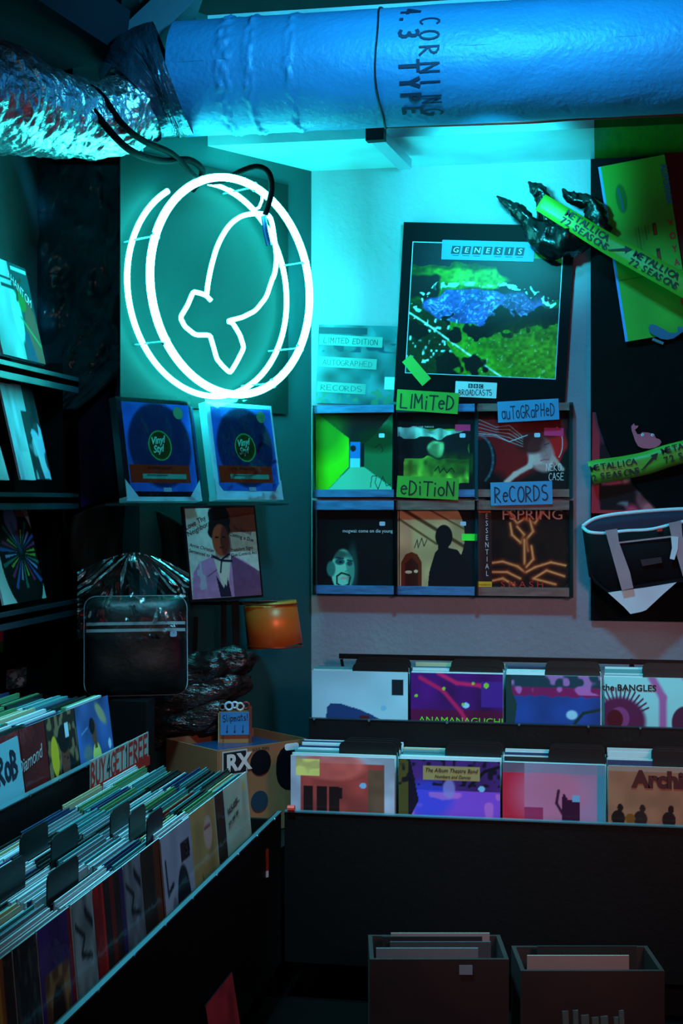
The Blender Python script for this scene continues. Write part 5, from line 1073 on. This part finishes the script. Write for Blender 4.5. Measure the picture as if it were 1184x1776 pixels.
# glossy wrapped pile
M_PILE = mat('brown_black_plastic', (0.16, 0.11, 0.10), .25, bump=.9, bscale=7, dist=.04, var=.5, vscale=5, stretch=(1, 1, 3))
pile = empty('wrapped_pile', Matrix.Translation(PD(320, 1290, 4.95)), 'pile of glossy dark plastic wrapped bundles behind the slipmat box', 'bundle pile')
O = pile.matrix_world.translation
for (px, py, rx, rz_, sd_) in ((345, 1163, .185, .060, 1), (325, 1207, .205, .060, 2), (300, 1256, .215, .065, 3)):
    c0 = PD(px, py, 4.93)
    def fn(u, v, c0=c0, rx=rx, rz_=rz_, s=sd_):
        a = u * 2 * PI; e = (v - .5) * PI; k_ = 1 + .30 * mnoise.noise(Vector((math.cos(a) * 2, math.sin(a) * 2, v * 3 + s * 5))) + .12 * mnoise.noise(Vector((math.cos(a) * 7, math.sin(a) * 9, v * 9 + s)))
        ce = abs(math.cos(e)) ** .6
        return c0 + (RGT * math.cos(a) + UP * math.cos(a) * .22) * rx * ce * k_ + FWD * math.sin(a) * rx * .26 * ce * k_ + UP * math.sin(e) * rz_ * k_ - O
    grid('bundle', 64, 20, fn, M_PILE, pile)

# ---- cardboard box of slipmats
ZB = .744
cF, cL, cR, cB = [PZ(x, y, ZB) for x, y in ((378, 1302), (289, 1281), (532, 1281), (443, 1261))]
cB = cL + cR - cF
bxE = empty('cardboard_box', Matrix.Translation(((cF + cB) / 2).xy.to_3d() + Vector((0, 0, .455))), 'open cardboard box with black and white stickers in the corner', 'box')
O = bxE.matrix_world.translation; M_CB = mat('cardboard', (0.56, 0.33, 0.20), .7, var=.15, vscale=5)
hb = ZB - .455
def wallp(a, b_, nm):
    d = (b_ - a).normalized(); a, b_ = a + d * .001, b_ - d * .001
    m_ = Vector((0, 0, -hb / 2)); return MB().beam(a + m_ - O, b_ + m_ - O, .005, hb, UP).build(nm, M_CB, bxE)
for a, b_ in ((cF, cL), (cF, cR), (cL, cB), (cR, cB)): wallp(a, b_, 'side_panel')
mb = MB(); mb.add([(p - O) * 1 + Vector((0, 0, -hb)) for p in (cF, cR, cB, cL)] + [(p - O) + Vector((0, 0, -hb + .004)) for p in (cF, cR, cB, cL)], [(3, 2, 1, 0), (4, 5, 6, 7), (0, 1, 5, 4), (1, 2, 6, 5), (2, 3, 7, 6), (3, 0, 4, 7)]); mb.build('bottom_panel', M_CB, bxE)
# stickers on front right face
xd = (cR - cF).normalized(); Mf = axes(xd, UP, cF + xd * (cR - cF).length / 2 - Vector((0, 0, hb)) ); nf = Mf.col[2].xyz
Mf.translation += nf * .0035
fe = bpy.data.objects.new('face_stickers', None)
def onface(o): o.matrix_world = Mf @ o.matrix_local; return o
mbf = MB(); Wf = (cR - cF).length
def fst(nm, x, y, w_, h_, m, r=.002, z=.001):
    pts = [(x + a, y + b) for a, b in [(px_, py_) for px_, py_ in rr_pts(w_, h_, r, 4)]]; pts = [(a, b - 0) for a, b in pts]
    o = MB().prism(pts, 0, z).build(nm, m, bxE); o.matrix_local = Matrix.Translation(-O) @ Mf; return o
fst('square_sticker', -.12, hb - .085, .10, .080, mat('white_st', (.68, .62, .62), .5), .002, .001)
fst('square_sticker', -.12, hb - .080, .09, .070, M_INK, .002, .0015)
for s_, x, sz in (('RX', -.155, .075),):
    c_ = text(bxE, s_, 0, 0, sz, mat('cream_st', (.82, .72, .70), .5), bold=.003); c_.matrix_local = Matrix.Translation(-O) @ Mf @ Matrix.Translation((x, hb - .070, .0022))
fst('oval_sticker', -.015, hb - .10, .085, .085, M_EDGEK, .042, .001)
fst('oval_sticker', .12, hb - .16, .14, .15, M_EDGEK, .06, .0012); fst('white_patch', .115, hb - .030, .06, .022, M_WINK, .010, .0016)
fst('round_sticker', -.02, hb - .22, .07, .07, mat('slate_sticker', (.10, .18, .24), .5), .034, .001)
o = text(bxE, 'SOUL MAN', 0, 0, .014, M_INK); o.matrix_local = Matrix.Translation(-O) @ Mf @ Matrix.Translation((-.05, hb - .016, .0022))
# contents
ctr = (cF + cB) / 2
o = MB().beam(ctr + (cL - cF) * .36 + Vector((0, 0, -.10)), ctr - (cL - cF) * .36 + Vector((0, 0, -.10)), .30, .16, UP).build('slipmat_stack', mat('blue_film', (.08, .22, .36), .25, bump=.6, bscale=15, dist=.01)); tag(o, 'stack of blue plastic wrapped slipmats lying in the cardboard box', 'slipmats')
bp = PD(405, 1281, 4.86)
Ms = stand(bp, 4, 0); hd = empty('slipmat_holder', Ms, 'small holder with a blue hand-lettered Slipmats card and trinkets', 'holder')
M_HW = mat('cream_wood', (.70, .58, .42), .6)
for x in (-.05, -.036): MB().box((x - .003, -.03, -.02), (x + .003, .085, -.012)).build('upright', M_HW, hd)
MB().box((-.05, -.03, -.05), (.055, .09, -.012)).build('holder_body', mat('tan_box', (.62, .42, .22), .6), hd)
MB().box((.052, -.03, -.055), (.062, .105, -.005)).build('red_side', mat('rust_side', (.42, .14, .08), .6), hd)
o = MB().box((-.045, .012, -.006), (.052, .090, -.003)).build('blue_card', mat('slipmat_card', (.14, .45, .66), .6), hd)
handwrite(hd, 'Slipmats!', .006, .060, .022, M_INK, .0026, -.0022, 3, fit=.085); 
for x in (-.022, .004, .032): handwrite(hd, '>', x, .020, .026, M_INK, .0022, -.0022, 0)
for i, (x, y, r, cc) in enumerate(((-.038, .105, .010, (.35, .35, .35)), (-.016, .108, .013, (.7, .78, .85)), (.004, .112, .010, (.85, .85, .9)), (.022, .106, .012, (.80, .75, .7)), (.042, .110, .011, (.55, .15, .1)))):
    MB().tube([(x + r * math.cos(t), y + r * math.sin(t), -.02) for t in [k * PI / 8 for k in range(16)]], r * .35, 6, closed=True).build('trinket_ring', mat('trinket_%d' % i, cc, .3), hd, None, True)
# plinth in the corner that carries box and pile
o = MB()
q = [PZ(250, 1300, .60), cF - (cB - cF) * .02, cR, PZ(530, 1262, .6)]
pl_ = [Vector((-1.50, 4.36)), Vector((-1.0, 4.36)), Vector((-.97, 4.62)), Vector((-.97, 5.2)), Vector((-1.2, 5.2)), Vector((-1.54, 4.66))]
o = MB().prism([(v.x, v.y) for v in pl_], 0, .452).build('corner_plinth', M_BLACK); tag(o, 'black plinth filling the corner between the bins', 'plinth')

# ================================================================== FLOOR LEVEL, DARK
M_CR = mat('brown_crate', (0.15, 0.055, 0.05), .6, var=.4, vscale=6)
def crate(a, b_, ytop, lab):
    d = 3.86; A = PD(a, ytop, d); B_ = PD(b_, ytop + (8 if a > 800 else 18), d); z = A.z; wd = (B_ - A).length
    M = axes((B_ - A).normalized(), UP, (A + B_) / 2 - Vector((0, 0, z))); x = (B_ - A); x.z = 0; x.normalize(); M = axes(x, UP, Vector(((A + B_).x / 2, (A + B_).y / 2, 0)))
    g = empty('record_crate', M, lab, 'crate'); t = .012
    MB().box((-wd / 2, .0, -t), (wd / 2, z, 0)).build('front_panel', M_CR, g); MB().box((-wd / 2, 0, -.22), (wd / 2, z, -.22 + t)).build('back_panel', M_CR, g)
    for s_ in (-1, 1): MB().box((s_ * wd / 2 - (t if s_ > 0 else 0), 0, -.22 + t), (s_ * wd / 2 + (t if s_ < 0 else 0), z, -t)).build('side_panel', M_CR, g)
    MB().box((-wd / 2 + t, 0, -.22 + t), (wd / 2 - t, .012, -t)).build('crate_floor', M_CR, g)
    return g, M, wd, z
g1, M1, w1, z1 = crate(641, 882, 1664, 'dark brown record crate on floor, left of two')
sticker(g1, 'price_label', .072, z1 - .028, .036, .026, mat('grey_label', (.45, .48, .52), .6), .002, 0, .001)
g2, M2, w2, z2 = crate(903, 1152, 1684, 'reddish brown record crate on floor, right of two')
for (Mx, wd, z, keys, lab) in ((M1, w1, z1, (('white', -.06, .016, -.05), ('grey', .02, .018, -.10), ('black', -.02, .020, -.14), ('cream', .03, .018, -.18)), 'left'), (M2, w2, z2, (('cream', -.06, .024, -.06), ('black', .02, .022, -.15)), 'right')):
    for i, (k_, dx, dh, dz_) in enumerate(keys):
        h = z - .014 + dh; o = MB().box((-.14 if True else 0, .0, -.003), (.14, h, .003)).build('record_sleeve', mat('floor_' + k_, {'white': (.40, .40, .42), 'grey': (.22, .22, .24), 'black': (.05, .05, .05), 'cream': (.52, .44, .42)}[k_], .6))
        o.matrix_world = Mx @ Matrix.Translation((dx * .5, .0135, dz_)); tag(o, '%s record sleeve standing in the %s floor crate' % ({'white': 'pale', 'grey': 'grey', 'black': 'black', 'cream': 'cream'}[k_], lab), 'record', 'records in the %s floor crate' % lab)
# pale cards poking up at the lower right
for i, (px, py, wd_) in enumerate(((989, 1757, 11), (1002, 1756, 9), (1022, 1764, 14), (1040, 1768, 12), (1056, 1766, 13), (1072, 1768, 8), (1086, 1756, 9))):
    P_ = PD(px, py, 2.4); M = stand(P_ - Vector((0, 0, .16)), 10, 4, random.uniform(-3, 3)); o = board('record_sleeve', M, wd_ * 2.4 / FPX * 1.0, .16, .003, mat('ice_card', (.55, .72, .76), .5), 'narrow pale blue card edge sticking up at bottom right, number %s from the left' % ('one', 'two', 'three', 'four', 'five', 'six', 'seven')[i], 'card', 'pale cards at the bottom right')
o = MB().box((-.16, 0, -.12), (.16, .05, .12)).build('card_tray', M_BLACK); zt_ = PD(1035, 1770, 2.4).z - .20; o.matrix_world = stand(PD(1035, 1770, 2.4) - Vector((0, 0, .22)), 10); tag(o, 'black tray holding the pale cards at bottom right', 'tray')
# floor stand under the tray
c_ = PD(1035, 1770, 2.4); o = MB().tube([Vector((c_.x, c_.y, 0)), Vector((c_.x, c_.y, c_.z - .22))], .05, 12).build('tray_stand', M_BLACK); tag(o, 'dark pedestal carrying the tray of pale cards', 'pedestal')
# red sleeve leaning in the dark at lower left
leftcover(3.42, 3.68, flat((.60, .12, .14), 20, 20, .2), 'dull red record sleeve leaning on floor against the left bin', -.966, .295, M_EDGEK, 9, .28, None, PRINT)
o = board('hanging_tag', stand(PD(461, 1522, 4.22), 40, 0), .018, .085, .002, M_EDGEK, 'small red hang tag on the corner where the two lower bins meet', 'tag', None, (lambda c: (c.rect(0, 0, 1, .22, (.75, .7, .7)), c)[-1])(flat((.5, .12, .08), 12, 30, .3)), PRINT)

# ------------------------------------------------------------------ lettering becomes plain mesh
bpy.context.view_layer.update()
dg = bpy.context.evaluated_depsgraph_get()
for o in [o for o in C.objects if o.type == 'FONT']:
    me = bpy.data.meshes.new_from_object(o.evaluated_get(dg)); n_ = o.name
    o.name = 'old'; q = bpy.data.objects.new(n_, me); C.objects.link(q); q.parent = o.parent; q.matrix_local = o.matrix_local
    if 'label' in o: q['label'] = o['label']
    bpy.data.objects.remove(o)
